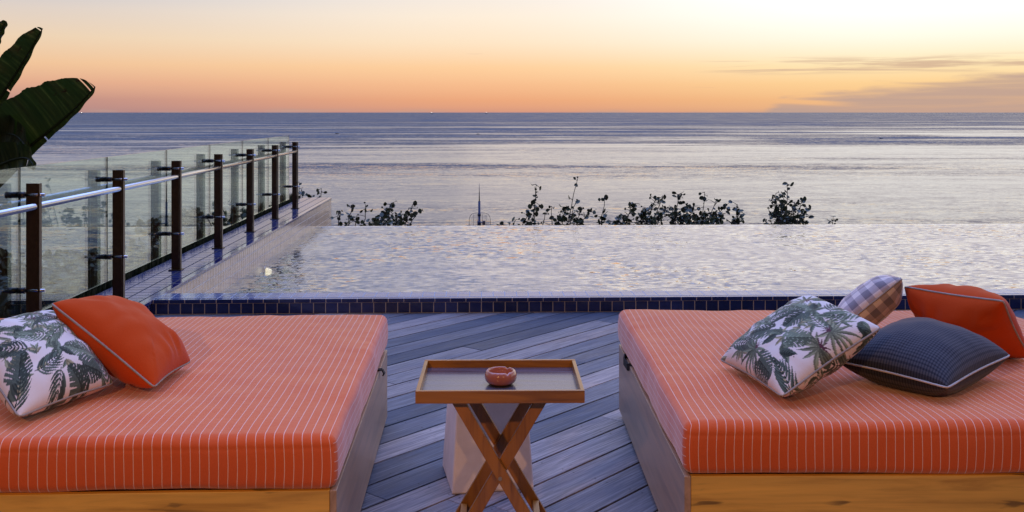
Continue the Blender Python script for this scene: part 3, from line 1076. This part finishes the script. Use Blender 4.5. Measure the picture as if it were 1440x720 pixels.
# ------------------------------------------------------------------ folding tray table
TX, TY = Q(-0.045, 3.75, 0)[:2]
tt = thing('tray_table', 'folding teak tray table with crossed legs between the two daybeds', 'side table', (TX, TY, 0), R(-1.0))
hw, hd = 0.300, 0.225
z0, z1 = 0.589, 0.634
def tpart(name, fn, m):
    bm = bmesh.new(); fn(bm)
    return obj(name, bm, m, tt)
tpart('tray_board', lambda bm: bx(bm, (-hw + 0.014, -hd + 0.014, z0 + 0.006), (hw - 0.014, hd - 0.014, z0 + 0.016)), M['tray_board'])
def rim_x(bm, y):
    s = 1 if y > 0 else -1
    bx(bm, (-hw, y - 0.007, z0), (hw, y + 0.007, z1), 0.002)
tpart('tray_rim', lambda bm: rim_x(bm, -hd + 0.007), M['teak_x'])
tpart('tray_rim', lambda bm: rim_x(bm, hd - 0.007), M['teak_x'])
tpart('tray_rim', lambda bm: bx(bm, (-hw, -hd + 0.0145, z0), (-hw + 0.014, hd - 0.0145, z1 - 0.001), 0.002), M['teak_y'])
tpart('tray_rim', lambda bm: bx(bm, (hw - 0.014, -hd + 0.0145, z0), (hw, hd - 0.0145, z1 - 0.001), 0.002), M['teak_y'])
# two crossing frames; frame A outside, frame B inside
ztop = 0.583
ya, yb = 0.150, 0.122
xs_top, xs_bot = 0.155, 0.185
for (s, yoff) in ((-1, ya), (1, yb)):
    for side in (-1, 1):
        tpart('leg', lambda bm: board(bm, (s * xs_top, side * yoff, ztop), (-s * xs_bot, side * yoff, 0.004), 0.043, 0.024, Vector((1, 0, 0))), M['teak_z'])
    tpart('top_bar', lambda bm: bx(bm, (s * xs_top - 0.045, -yoff - 0.06, ztop + 0.001), (s * xs_top + 0.045, yoff + 0.06, z0 - 0.0005), 0.001), M['teak_y'])
    tpart('cross_bar', lambda bm: bx(bm, (-s * xs_bot * 0.75 - 0.012, -yoff + 0.0125, 0.07), (-s * xs_bot * 0.75 + 0.012, yoff - 0.0125, 0.105), 0.002), M['teak_y'])
tpart('apron', lambda bm: bx(bm, (-0.13, ya + 0.0125, 0.515), (0.13, ya + 0.028, 0.54), 0.002), M['teak_x'])
for side in (-1, 1):
    def bolt(bm, side=side):
        tube(bm, [(0.0, side * (ya + 0.0135 - 0.03), 0.3), (0.0, side * (ya + 0.016), 0.3)], 0.007, 12)
    tpart('bolt', bolt, M['bolt'])

# ashtray
pz = Q(-0.042, 3.72, 0)
bm = bmesh.new()
prof = [(0.034, 0.0), (0.046, 0.004), (0.056, 0.013), (0.0605, 0.026), (0.0595, 0.038), (0.0545, 0.049), (0.050, 0.0525), (0.0465, 0.051), (0.0445, 0.046), (0.044, 0.030), (0.040, 0.016), (0.025, 0.012), (0.004, 0.011)]
rg = lathe(bm, prof, 72)
for a0 in (-62, 58, 178):
    for k in range(72):
        dlt = abs(((k * 5 - a0 + 180) % 360) - 180)
        if dlt < 9:
            for ri in (5, 6, 7, 8):
                rg[ri][k].co.z -= 0.006 * math.cos(dlt / 9 * math.pi / 2)
ash = obj('ashtray', bm, M['ceramic'], None, True)
ash.location = (pz.x, pz.y, 0.6055)
tag(ash, 'glossy coral ceramic ashtray with notched rim on the tray table', 'ashtray')

# tapered concrete block behind the table
bc = Q(-0.112, 4.42, 0)
bm = bmesh.new()
bmesh.ops.create_cube(bm, size=1.0)
for v in bm.verts:
    top = v.co.z > 0
    k = 0.148 if top else 0.178
    v.co = Vector((math.copysign(k, v.co.x), math.copysign(k, v.co.y), 0.46 if top else 0.0))
bmesh.ops.bevel(bm, geom=bm.edges[:], offset=0.010, segments=3, affect='EDGES', profile=0.5)
pln = obj('concrete_stool', bm, M['concrete'])
pln.location = bc
pln.rotation_euler = (0, 0, R(9))
tag(pln, 'tapered pale concrete block standing on the deck behind the tray table', 'stool')

# ------------------------------------------------------------------ plants
def leaf_face(bm, c, n, size, roll, cup=0.15):
    """one small rounded leaf"""
    n = n.normalized()
    a = n.orthogonal().normalized()
    a = Matrix.Rotation(roll, 3, n) @ a
    b = n.cross(a)
    pts = [(-1.0, 0), (-0.55, 0.62), (0.15, 0.78), (0.75, 0.45), (1.05, 0), (0.75, -0.45), (0.15, -0.78), (-0.55, -0.62)]
    mid0 = [bm.verts.new(c + a * p[0] * size + b * p[1] * size + n * (cup * size * abs(p[1]))) for p in pts]
    bm.faces.new((mid0[0], mid0[1], mid0[2], mid0[3], mid0[4]))
    bm.faces.new((mid0[0], mid0[4], mid0[5], mid0[6], mid0[7]))

def rvec(r):
    return Vector((r.gauss(0, 1), r.gauss(0, 1), r.gauss(0, 1))).normalized()

def shrub(label, stems, d, seed, leaf=0.043, density=1.9):
    """stems: (base px, top px, top py, leafiness) as surveyed; they rise from the slope behind the pool"""
    r = random.Random(seed)
    xb = sum(s[0] for s in stems) / len(stems)
    g = P(xb, 318, d)
    gz = ground_z(g.x, g.y)
    root = thing('shrub', label, 'shrub', (g.x, g.y, gz), 0, 'seaside shrubs beyond the pool')
    bs = bmesh.new()
    bl = bmesh.new()
    for (b0, tx, ty, lf) in stems:
        dd = d + r.uniform(-0.5, 0.5)
        pb = P(b0, 318, dd); pt = P(tx, ty, dd)
        lo = Vector((pb.x * 0.6 + g.x * 0.4, pb.y * 0.6 + g.y * 0.4, gz - 0.1))
        pts = []
        for i in range(9):
            f = i / 8
            if f < 0.6:
                q = lo.lerp(pb, f / 0.6)
            else:
                q = pb.lerp(pt, (f - 0.6) / 0.4)
            q = q + Vector((r.uniform(-1, 1), r.uniform(-1, 1), 0)) * 0.02
            pts.append(q)
        pts[-1] = pt
        tube(bs, pts, [0.016 - 0.011 * i / 8 for i in range(9)], 5)
        nl = int(lf * density)
        for k in range(nl):
            f = 1 - 0.55 * r.random() ** 1.1 if k > 2 else 1 - 0.03 * k
            i = min(7, int(f * 8))
            q = pts[i].lerp(pts[i + 1], f * 8 - i)
            spread = 0.05 + 0.20 * (1 - f) * min(1, lf / 25)
            tip = q + Vector((r.gauss(0, 1), r.gauss(0, 1), r.gauss(0, 0.7))) * spread
            tube(bs, [q, tip], [0.006, 0.003], 4)
            leaf_face(bl, tip, rvec(r) + Vector((0, -0.7, 0.3)), leaf * r.uniform(0.45, 1.3), r.uniform(0, 6.3), r.uniform(0.05, 0.4))
    for bmm in (bs, bl):
        bmesh.ops.translate(bmm, verts=bmm.verts, vec=-Vector((g.x, g.y, gz)))
    obj('stem', bs, M['twig'], root)
    obj('foliage', bl, M['bush_leaf'], root)

shrub('low spreading dark shrub nearest the right of the pool wall end', [(490, 495, 288, 7), (500, 496, 305, 10), (512, 514, 289, 7), (522, 530, 306, 10), (530, 545, 300, 16), (540, 543, 293, 18), (545, 550, 286, 12), (552, 563, 302, 16), (566, 575, 292, 9), (570, 581, 287, 10), (575, 590, 295, 4), (475, 476, 297, 3), (535, 530, 312, 10), (556, 560, 310, 10)], 18.0, 1)
shrub('thin twiggy shrub just right of the blue antenna with one tall leafy tip', [(735, 742, 300, 10), (748, 754, 259, 14), (750, 752, 286, 8), (722, 725, 309, 2), (707, 708, 315, 5), (740, 741, 312, 9), (762, 766, 300, 3), (716, 716, 313, 2)], 18.5, 2)
shrub('straggly shrub with a single very tall bare stem, between thin twigs', [(798, 812, 253, 6), (800, 811, 282, 5), (778, 776, 290, 4), (785, 788, 304, 14), (790, 797, 291, 16), (795, 806, 300, 12), (806, 818, 294, 10), (814, 832, 294, 10), (810, 815, 311, 9)], 18.3, 3)
shrub('small sparse shrub twig with few leaves left of the densest shrub', [(846, 850, 276, 6), (846, 849, 300, 5), (842, 846, 310, 8), (856, 858, 310, 3)], 18.4, 4)
shrub('dense broad dark shrub in the middle right beyond the pool edge', [(868, 866, 313, 10), (880, 887, 292, 14), (876, 893, 286, 10), (876, 876, 306, 10), (895, 908, 300, 22), (900, 915, 288, 22), (905, 923, 277, 18), (915, 932, 275, 16), (908, 905, 308, 16), (925, 925, 305, 22), (920, 937, 292, 16)], 18.0, 5)
shrub('tall bushy dark shrub joined to the right of the dense broad one', [(945, 945, 292, 16), (948, 955, 273, 18), (950, 952, 298, 16), (960, 968, 290, 22), (965, 975, 289, 18), (960, 962, 306, 22), (975, 978, 304, 22), (985, 991, 270, 8), (985, 990, 302, 22), (992, 1008, 280, 18), (995, 1021, 288, 16), (1000, 1008, 306, 18), (1002, 1014, 300, 14), (985, 982, 312, 12)], 18.2, 6)
shrub('little upright shrub twig between the bushy shrub and the rounded one', [(1034, 1037, 288, 7), (1030, 1040, 297, 8), (1028, 1032, 309, 10), (1036, 1041, 312, 5)], 18.4, 7)
shrub('rounded leafy shrub standing alone, rightmost of the dark clumps', [(1092, 1091, 272, 26), (1096, 1104, 269, 26), (1095, 1100, 285, 22), (1092, 1096, 300, 26), (1105, 1108, 303, 22), (1112, 1118, 285, 18), (1116, 1128, 280, 18), (1120, 1136, 294, 16), (1105, 1107, 257, 3), (1100, 1112, 308, 20), (1118, 1126, 309, 16), (1082, 1078, 314, 8), (1086, 1081, 294, 2)], 18.0, 8)
shrub('tiny sprig poking above the pool edge, farthest right', [(1171, 1172, 309, 4)], 18.6, 9)
shrub('few thin leafy twigs rising behind the end of the beige pool wall', [(418, 421, 256, 4), (420, 424, 266, 6), (428, 425, 274, 12), (436, 436, 274, 5), (447, 452, 265, 9), (448, 446, 278, 5), (410, 410, 273, 6), (476, 478, 296, 4)], 19.5, 10)
shrub('dark shrub seen through the glass near the far fence posts', [(320, 318, 296, 22), (326, 330, 302, 20), (312, 312, 308, 22), (335, 332, 290, 10), (300, 304, 300, 22), (290, 288, 306, 20)], 17.0, 11, 0.06)
shrub('dark shrub seen through the glass left of the middle fence posts', [(262, 258, 300, 20), (270, 275, 296, 20), (250, 246, 312, 22), (240, 236, 318, 22), (226, 222, 316, 20), (212, 214, 322, 18)], 14.5, 12, 0.06)

# garden mass on the bank to the left of the fence (uncountable)
r = random.Random(77)
bm = bmesh.new()
for i in range(9000):
    y = 4.5 + 15 * r.random() ** 0.9
    x = -3.35 - 9.5 * r.random() ** 1.2
    top = 0.55 + 0.35 * mnoise.noise((x * 0.6, y * 0.6, 5.0)) + 0.25 * mnoise.noise((x * 1.7, y * 1.7, 8.0))
    z = ground_z(x, y) + max(0.05, top) * (r.random() ** 0.6)
    leaf_face(bm, Vector((x, y, z)), rvec(r) + Vector((0.2, -0.4, 0.9)), r.uniform(0.04, 0.085), r.uniform(0, 6.3), 0.3)
kind(obj('garden_shrubbery', bm, M['garden_leaf']), 'stuff')
bm = bmesh.new()
for i in range(14000):
    y = 4.5 + 13.0 * r.random()
    x = -3.19 - 0.28 * r.random()
    z = -0.35
    top = Vector((x + r.gauss(0, 0.03), y + r.gauss(0, 0.03), 0.235 - 0.04 * r.random() ** 1.5))
    w = Vector((r.uniform(-1, 1), r.uniform(-1, 1), 0)).normalized() * 0.006
    b0 = Vector((x, y, z))
    v = [bm.verts.new(b0 - w), bm.verts.new(b0 + w), bm.verts.new(b0.lerp(top, 0.6) + w * 0.8), bm.verts.new(top), bm.verts.new(b0.lerp(top, 0.6) - w * 0.8)]
    bm.faces.new(v)
kind(obj('bank_grass', bm, M['grass']), 'stuff')

# broad leaved plant by the nearest glass
lp = thing('leafy_plant', 'green broad leaved plant low behind the nearest glass panel, by the left daybed', 'plant', (-3.75, 7.0, ground_z(-3.75, 7.0)))
bm = bmesh.new(); bst = bmesh.new()
rp = random.Random(9)
for k in range(15):
    a = 2 * math.pi * k / 15 + rp.uniform(-0.2, 0.2)
    Ls = rp.uniform(0.9, 1.25)
    tip0 = Vector((math.cos(a) * 0.22, math.sin(a) * 0.22, Ls * 0.72))
    tube(bst, [Vector((0, 0, 0)), tip0 * 0.6 + Vector((0, 0, 0.12)), tip0], [0.012, 0.009, 0.006], 6)
    dr = Vector((math.cos(a), math.sin(a), rp.uniform(-0.2, 0.6))).normalized()
    sd_ = dr.cross(Vector((0, 0, 1))).normalized()
    nn_ = sd_.cross(dr)
    ll = rp.uniform(0.22, 0.34)
    prev = None
    for i in range(9):
        f = i / 8
        w = 0.30 * ll * math.sin(math.pi * min(1, f * 0.93 + 0.05)) ** 0.8
        c = tip0 + dr * ll * f - Vector((0, 0, 0.35 * ll * f * f))
        row = [bm.verts.new(c + sd_ * w + nn_ * w * 0.3), bm.verts.new(c), bm.verts.new(c - sd_ * w + nn_ * w * 0.3)]
        if prev:
            bm.faces.new((prev[0], prev[1], row[1], row[0])); bm.faces.new((prev[1], prev[2], row[2], row[1]))
        prev = row
obj('stem', bst, M['twig'], lp)
obj('foliage', bm, M['plant_leaf'], lp, True)

# banana plant beyond the fence
ban_base = Q(-5.2, 9.0, 0)
ban_base.z = ground_z(ban_base.x, ban_base.y)
ban = thing('banana_plant', 'dark banana plant with big torn leaves reaching in above the glass fence', 'plant', ban_base)
def banana_leaf(spine, widths, up, seed, tears):
    """spine points from leaf base to tip; blade halves droop from the midrib and are torn at places"""
    r = random.Random(seed)
    bm = bmesh.new()
    uv = bm.loops.layers.uv.verify()
    n = 110
    sp = [Vector(p) for p in spine]
    def at(f):
        x = f * (len(sp) - 1)
        i = min(len(sp) - 2, int(x))
        t = x - i
        p0, p1, p2, p3 = sp[max(0, i - 1)], sp[i], sp[i + 1], sp[min(len(sp) - 1, i + 2)]
        return 0.5 * ((2 * p1) + (p2 - p0) * t + (2 * p0 - 5 * p1 + 4 * p2 - p3) * t * t + (3 * p1 - p0 - 3 * p2 + p3) * t ** 3)
    def wd(f):
        x = f * (len(widths) - 1)
        i = min(len(widths) - 2, int(x))
        return [widths[i][k] + (widths[i + 1][k] - widths[i][k]) * (x - i) for k in (0, 1)]
    for side in (0, 1):
        sg = 1 if side == 0 else -1
        prev = None
        for i in range(n + 1):
            f = i / n
            c = at(f)
            tg = (at(min(1, f + 0.01)) - at(max(0, f - 0.01))).normalized()
            s = (up - tg * up.dot(tg)).normalized()
            nn = tg.cross(s)
            w = wd(f)[side] * (1 + 0.025 * math.sin(f * 40 + seed) + r.uniform(-0.01, 0.01)) * (1 - max(0, (f - 0.94) / 0.06) ** 3 * 0.5)
            col = []
            for j in range(6):
                t = j / 5
                p = c + s * sg * w * t + tg * (0.10 * w * t) + nn * (0.22 * w * t * t + 0.012 * math.sin(f * 45 + side) * t)
                col.append((bm.verts.new(p - ban_base), f, t))
            torn = any(sd == side and abs(f - tf) < 0.5 / n for sd, tf in tears)
            if prev is not None and not torn:
                for j in range(5):
                    q = [prev[j], prev[j + 1], col[j + 1], col[j]]
                    fc = bm.faces.new([x[0] for x in q])
                    fc.smooth = True
                    for l, x in zip(fc.loops, q):
                        l[uv].uv = (x[1], x[2])
            prev = col
    tube(bm, [at(i / 20) - ban_base for i in range(21)], [0.022 * (1 - i / 22) + 0.002 for i in range(21)], 6)
    bmesh.ops.recalc_face_normals(bm, faces=bm.faces)
    o = obj('leaf', bm, M['banana'], ban)
    return o
UPV = Vector((0.25, -0.15, 1)).normalized()
banana_leaf([P(-60, 300, 9.0), P(10, 232, 9.0), P(62, 190, 8.95), P(103, 155, 8.9), P(134, 122, 8.85)], [(0.03, 0.05), (0.22, 0.12), (0.40, 0.09), (0.42, 0.06), (0.36, 0.05), (0.27, 0.04), (0.07, 0.02)], Vector((-0.62, 0.0, 0.78)), 3, [(0, 0.935), (0, 0.978), (1, 0.5)])
banana_leaf([P(-70, 235, 9.3), P(-30, 185, 9.3), P(2, 135, 9.3), P(34, 85, 9.25), P(60, 40, 9.2)], [(0.02, 0.04), (0.14, 0.10), (0.20, 0.08), (0.21, 0.06), (0.19, 0.05), (0.14, 0.03), (0.04, 0.012)], Vector((-0.85, 0.0, 0.5)), 5, [(0, 0.97), (1, 0.55)])
banana_leaf([P(-40, 130, 9.6), P(-22, 90, 9.6), P(-6, 55, 9.6), P(9, 30, 9.6)], [(0.02, 0.02), (0.12, 0.08), (0.10, 0.06), (0.03, 0.02)], Vector((-0.8, 0.0, 0.4)), 6, [])
banana_leaf([P(-80, 330, 8.9), P(-45, 270, 8.9), P(-5, 235, 8.8), P(35, 222, 8.7), P(50, 238, 8.6)], [(0.02, 0.02), (0.16, 0.14), (0.20, 0.13), (0.12, 0.08), (0.02, 0.02)], Vector((0.1, 0, 1)), 8, [(0, 0.7), (1, 0.6), (0, 0.4), (1, 0.8)])
banana_leaf([P(-90, 260, 9.0), P(-60, 215, 9.0), P(-20, 190, 9.0), P(20, 190, 8.9), P(42, 215, 8.8)], [(0.02, 0.02), (0.20, 0.16), (0.22, 0.16), (0.14, 0.12), (0.02, 0.02)], Vector((0.3, 0, 1)), 12, [(0, 0.75), (1, 0.55), (0, 0.5), (1, 0.85)])
bm = bmesh.new()
tube(bm, [Vector((0, 0, -0.05)), Vector((-0.02, 0, 0.6)), Vector((0.03, 0, 1.3)), P(-75, 310, 9.0) - ban_base], [0.12, 0.10, 0.08, 0.05], 12)
obj('stalk', bm, M['banana'], ban, True)

# ------------------------------------------------------------------ antenna beyond the pool
ab = P(674, 318, 19.0)
az0 = ground_z(ab.x, ab.y)
ant = thing('antenna_mast', 'slim blue antenna mast with a pale wire grid dish beyond the pool edge', 'antenna', (ab.x, ab.y, az0))
def zy(py, d=19.0):
    return EYE - (py - 158) * d / 1400 - az0
bm = bmesh.new()
tube(bm, [(0, 0, 0), (0, 0, zy(283))], [0.024, 0.022], 12)
tube(bm, [(0, 0, zy(300)), (0, 0, zy(304))], 0.03, 12)
tube(bm, [(0, 0, zy(311)), (0, 0, zy(317))], 0.034, 12)
obj('mast', bm, M['antenna_blue'], ant)
bm = bmesh.new()
tube(bm, [(0, 0, zy(283)), (0, 0, zy(275)), (0, 0, zy(258))], [0.012, 0.009, 0.003], 8)
obj('whip', bm, M['antenna_tip'], ant)
bm = bmesh.new()
hwid = 0.205
zc, zt = zy(318), zy(300)
rim = []
for i in range(29):
    a = math.pi * i / 28
    k = 0.55
    x = hwid * math.copysign(abs(math.cos(a)) ** k, math.cos(a))
    z = (zt - zc) * abs(math.sin(a)) ** k
    rim.append((x + 0.01, 0.10 + 0.25 * (x * x), zc + z))
rim = [(rim[0][0], rim[0][1], zc - 0.35)] + rim + [(rim[-1][0], rim[-1][1], zc - 0.35)]
tube(bm, rim, 0.0045, 5)
for i in range(1, 22):
    z = zc - 0.3 + (zt - zc + 0.3) * i / 22
    ff = max(0.0, (z - zc) / (zt - zc))
    ww = hwid * (max(0, 1 - ff ** (1 / 0.55 * 1.1)) ** 0.5) if ff > 0 else hwid
    pts = [(x * ww + 0.01, 0.10 + 0.25 * (x * ww) ** 2, z) for x in (-1, -0.5, 0, 0.5, 1)]
    tube(bm, pts, 0.0022, 4)
for xx in (-0.12, -0.05, 0.05, 0.12):
    tube(bm, [(xx + 0.01, 0.10, zc - 0.3), (xx + 0.01, 0.10, zt - 0.03)], 0.003, 4)
obj('grid_dish', bm, M['mesh_wire'], ant)
bm = bmesh.new()
tube(bm, [(0, 0, zy(312)), (0.03, -0.12, zy(312)), (0.09, -0.16, zy(313))], 0.012, 8)
bx(bm, (0.06, -0.20, zy(315)), (0.115, -0.13, zy(309)), 0.01)
obj('feed_horn', bm, M['antenna_tip'], ant)

# ------------------------------------------------------------------ boats on the sea
def boat(label, px, py, L, seed, cabin):
    d = (EYE - SEA_Z) * 1400 / (py - 158)
    p = P(px, py, d)
    t = thing('fishing_boat', label, 'boat', (p.x, p.y, SEA_Z), R(seed), 'small boats on the sea')
    bm = bmesh.new()
    secs = []
    for i in range(9):
        f = -1 + 2 * i / 8
        w = 0.16 * L * (1 - abs(f) ** 2.4) + 0.01
        sh = 0.10 * L * (0.9 + 0.6 * f * f)
        x = f * L / 2
        secs.append([bm.verts.new(v) for v in ((x, -w, sh), (x, -w * 0.7, -0.05), (x, 0, -0.12), (x, w * 0.7, -0.05), (x, w, sh))])
    for a, b in zip(secs, secs[1:]):
        for k in range(4):
            bm.faces.new((a[k], a[k + 1], b[k + 1], b[k]))
        bm.faces.new((a[4], a[0], b[0], b[4]))
    obj('hull', bm, M['boat'], t)
    bm = bmesh.new()
    if cabin:
        tube(bm, [(0, 0, 0.2 * L), (0, 0, 0.5 * L)], 0.03 * L, 6)
        bx(bm, (-0.12 * L, -0.1 * L, 0.09 * L), (0.16 * L, 0.1 * L, 0.26 * L), 0.02)
    else:
        bx(bm, (-0.25 * L, -0.08 * L, 0.09 * L), (0.1 * L, 0.08 * L, 0.19 * L), 0.02)
    obj('cabin' if cabin else 'seat', bm, M['boat_cabin'], t)
boat('low dark open boat on the sea, leftmost of the three small boats', 474, 188, 3.9, 4, False)
boat('small dark boat with a mast on the sea above the antenna', 672, 189, 3.2, 20, True)
boat('tiny dark boat on the sea far right, below the grey cloud', 1239, 195, 3.0, -5, False)
def ship(label, px):
    d = 14000.0
    p = P(px, 160.3, d)
    L = 34
    t = thing('distant_ship', label, 'ship', (p.x, p.y, SEA_Z), 0, 'lit ships on the horizon')
    bm = bmesh.new()
    bx(bm, (-L / 2, -4, 0), (L / 2, 4, 5), 1.0)
    obj('hull', bm, M['boat'], t)
    bm = bmesh.new()
    bx(bm, (-L * 0.3, -3, 5.1), (0, 3, 11), 0.5)
    obj('bridge', bm, M['boat_cabin'], t)
    bm = bmesh.new()
    bmesh.ops.create_icosphere(bm, subdivisions=2, radius=2.6, matrix=Matrix.Translation((0, -4, 20)))
    obj('deck_light', bm, M['ship_lamp'], t)
ship('lit ship on the horizon above the middle of the pool, left of the antenna', 607)
ship('lit ship on the horizon, just right of straight above the antenna', 684)
ship('lit ship on the horizon beside the banana leaf', 115)

# ------------------------------------------------------------------ sky
W = bpy.data.worlds.new('World')
S.world = W
W.use_nodes = True
W.node_tree.nodes.clear()
t = NT(W.node_tree)
dirv = t.n('ShaderNodeTexCoord').outputs['Generated']
sx = t.n('ShaderNodeSeparateXYZ')
t.l(dirv, sx.inputs[0])
X_, Y_, Z_ = sx.outputs
DEG = 180 / math.pi
el = t.m('MULTIPLY', t.m('ARCSINE', Z_), DEG)
azm = t.m('MULTIPLY', t.m('ARCTAN2', X_, Y_), DEG)
pos = t.m('SQRT', t.m('DIVIDE', t.m('MAXIMUM', el, 0.0), 90.0))
def stops(lst):
    return [(math.sqrt(e / 90.0), tuple(x * k for x in lin(c))) for e, c, k in lst]
left = t.ramp(pos, stops([(0, (168, 132, 136), 1), (0.7, (194, 146, 136), 1), (1.6, (226, 172, 143), 1), (2.6, (240, 196, 155), 1), (4.0, (236, 210, 180), 1), (5.5, (222, 208, 198), 1), (6.5, (203, 201, 207), 1), (10, (182, 184, 208), 1), (20, (164, 170, 196), 1), (33, (144, 152, 184), 1.0), (50, (134, 158, 220), 3.9), (90, (134, 160, 235), 5.6)]))
cent = t.ramp(pos, stops([(0, (205, 146, 130), 1), (0.7, (236, 168, 126), 1), (1.6, (246, 188, 142), 1), (2.6, (253, 207, 158), 1), (4.0, (253, 228, 197), 1), (5.5, (253, 237, 217), 1), (6.5, (247, 235, 224), 1), (10, (234, 224, 224), 1), (20, (206, 198, 206), 1), (33, (162, 164, 188), 1.0), (50, (138, 158, 220), 3.9), (90, (134, 160, 235), 5.6)]))
right = t.ramp(pos, stops([(0, (224, 168, 130), 1), (0.7, (243, 190, 134), 1), (1.6, (252, 210, 150), 1), (2.6, (255, 231, 182), 1), (4.0, (255, 248, 228), 1.03), (5.5, (255, 254, 248), 1.1), (6.5, (255, 255, 252), 1.15), (10, (255, 248, 242), 1.05), (20, (236, 226, 224), 1), (33, (180, 176, 192), 1.0), (50, (144, 160, 218), 3.9), (90, (134, 160, 235), 5.6)]))
sky = t.mix(t.ss(azm, -27, 2), left, cent)
sky = t.mix(t.ss(azm, -2, 24), sky, right)
sky = t.mix(t.ss(azm, 80, 150), sky, left)
# clouds near the horizon
ae = t.n('ShaderNodeCombineXYZ')
t.l(azm, ae.inputs[0]); t.l(el, ae.inputs[1])
n1 = t.noise(t.scale(ae.outputs[0], (0.22, 1.6, 1)), 1.0, 5, 0.55, 0.4)
n2 = t.noise(t.scale(ae.outputs[0], (0.10, 2.4, 1), (0, 0, R(-1.5))), 1.0, 5, 0.6, 0.6)
azp = t.m('DIVIDE', t.m('SUBTRACT', azm, 12.0), 30.0, clamp=True)
E = t.ramp(azp, [(0.0, 0.0), (0.13, 0.0), (0.165, 0.082), (0.29, 0.126), (0.43, 0.175), (0.48, 0.19), (0.57, 0.215), (0.8, 0.2), (1.0, 0.1)])
E10 = t.m('MULTIPLY', E, 10.0)
edge = t.m('SUBTRACT', t.m('ADD', E10, t.m('MULTIPLY', t.m('SUBTRACT', n1.outputs[0], 0.5), 1.5)), el)
bank = t.ss(edge, -0.20, 0.50)
# bright slit under the left end of the bank
slit = t.m('MULTIPLY', t.ss(azm, 21.5, 18.5), t.m('SUBTRACT', 1.0, t.ss(t.m('ABSOLUTE', t.m('SUBTRACT', el, t.m('SUBTRACT', 0.62, t.m('MULTIPLY', t.m('SUBTRACT', azm, 17.0), 0.05)))), 0.05, 0.22)))
bank = t.m('MULTIPLY', bank, t.m('SUBTRACT', 1.0, slit))
sky = t.mix(t.m('MULTIPLY', bank, t.ss(n2.outputs[0], 0.25, 0.6, 0.60, 0.9)), sky, lin((188, 160, 148)))
band = t.m('MULTIPLY', t.ss(azm, 11.5, 15.0), t.m('MULTIPLY', t.ss(el, 2.0, 2.35), t.ss(el, 3.2, 2.7)))
streak = t.m('MULTIPLY', band, t.ss(n2.outputs[0], 0.42, 0.6))
sky = t.mix(t.m('MULTIPLY', streak, 0.8), sky, lin((205, 172, 148)))
wisp = t.m('MULTIPLY', t.m('MULTIPLY', t.ss(el, 0.5, 0.9), t.ss(el, 4.2, 3.4)), t.ss(n2.outputs[0], 0.66, 0.76))
sky = t.mix(t.m('MULTIPLY', wisp, 0.35), sky, lin((190, 150, 140)))
# sky behind and far left darkened in place of unseen buildings blocking it
rear = t.m('MAXIMUM', t.ss(Y_, 0.04, -0.30), t.m('MULTIPLY', t.ss(azm, -45, -85, 0, 0.8), t.ss(Z_, 0.8, 0.4)))
sky = t.mix(rear, sky, t.ramp(pos, [(0.0, (0.02, 0.016, 0.016)), (0.6, (0.022, 0.019, 0.022)), (0.85, (0.12, 0.13, 0.18)), (1.0, (1.2, 1.7, 3.2))]))
bg = t.n('ShaderNodeBackground')
t.l(sky, bg.inputs[0])
bg.inputs[1].default_value = 1.0
SUN_EL, SUN_AZ = 14.0, 24.0
nis = t.n('ShaderNodeTexSky', sky_type='NISHITA')
nis.sun_disc = False
nis.sun_elevation = R(-3.0)
nis.sun_rotation = R(SUN_AZ)
bg2 = t.n('ShaderNodeBackground')
t.l(nis.outputs[0], bg2.inputs[0])
bg2.inputs[1].default_value = 0.05
ad = t.n('ShaderNodeAddShader')
t.l(bg.outputs[0], ad.inputs[0]); t.l(bg2.outputs[0], ad.inputs[1])
wo = t.n('ShaderNodeOutputWorld')
t.l(ad.outputs[0], wo.inputs[0])

# ------------------------------------------------------------------ lamps
sd = bpy.data.lights.new('sun', 'SUN')
sd.energy = 0.10
sd.angle = R(50)
sd.color = (1.0, 0.78, 0.55)
so = bpy.data.objects.new('sun', sd)
C.objects.link(so)
to_sun = Vector((math.sin(R(SUN_AZ)) * math.cos(R(SUN_EL)), math.cos(R(SUN_AZ)) * math.cos(R(SUN_EL)), math.sin(R(SUN_EL))))
so.rotation_euler = to_sun.to_track_quat('Z', 'Y').to_euler()
def lamp(name, loc, power, col, rad=0.06):
    l = bpy.data.lights.new(name, 'POINT')
    l.energy = power
    l.color = col
    l.shadow_soft_size = rad
    o = bpy.data.objects.new(name, l)
    o.location = loc
    C.objects.link(o)
lamp('terrace_lamp', (-1.7, -0.7, 2.75), 245, (1.0, 0.50, 0.18))
lamp('terrace_lamp', (1.5, -0.9, 2.8), 130, (1.0, 0.50, 0.18))

# ------------------------------------------------------------------ camera and output
cd = bpy.data.cameras.new('camera')
cd.sensor_fit = 'HORIZONTAL'
cd.sensor_width = 36.0
cd.lens = 35.0
cd.shift_y = -(360 - 158) / 1440.0
cd.clip_start = 0.05
cd.clip_end = 200000
co = bpy.data.objects.new('camera', cd)
C.objects.link(co)
co.location = (0, 0, EYE)
co.rotation_euler = (R(90), 0, -PSI)
S.camera = co
S.view_settings.view_transform = 'Standard'
S.view_settings.look = 'None'
S.view_settings.exposure = 0.0
S.view_settings.gamma = 1.0
S.render.engine = 'CYCLES'
S.cycles.use_denoising = True
S.cycles.max_bounces = 8
S.cycles.transparent_max_bounces = 24
S.cycles.sample_clamp_indirect = 4.0
S.cycles.caustics_reflective = False
S.cycles.caustics_refractive = False
S.render.resolution_x = 1024
S.render.resolution_y = 512
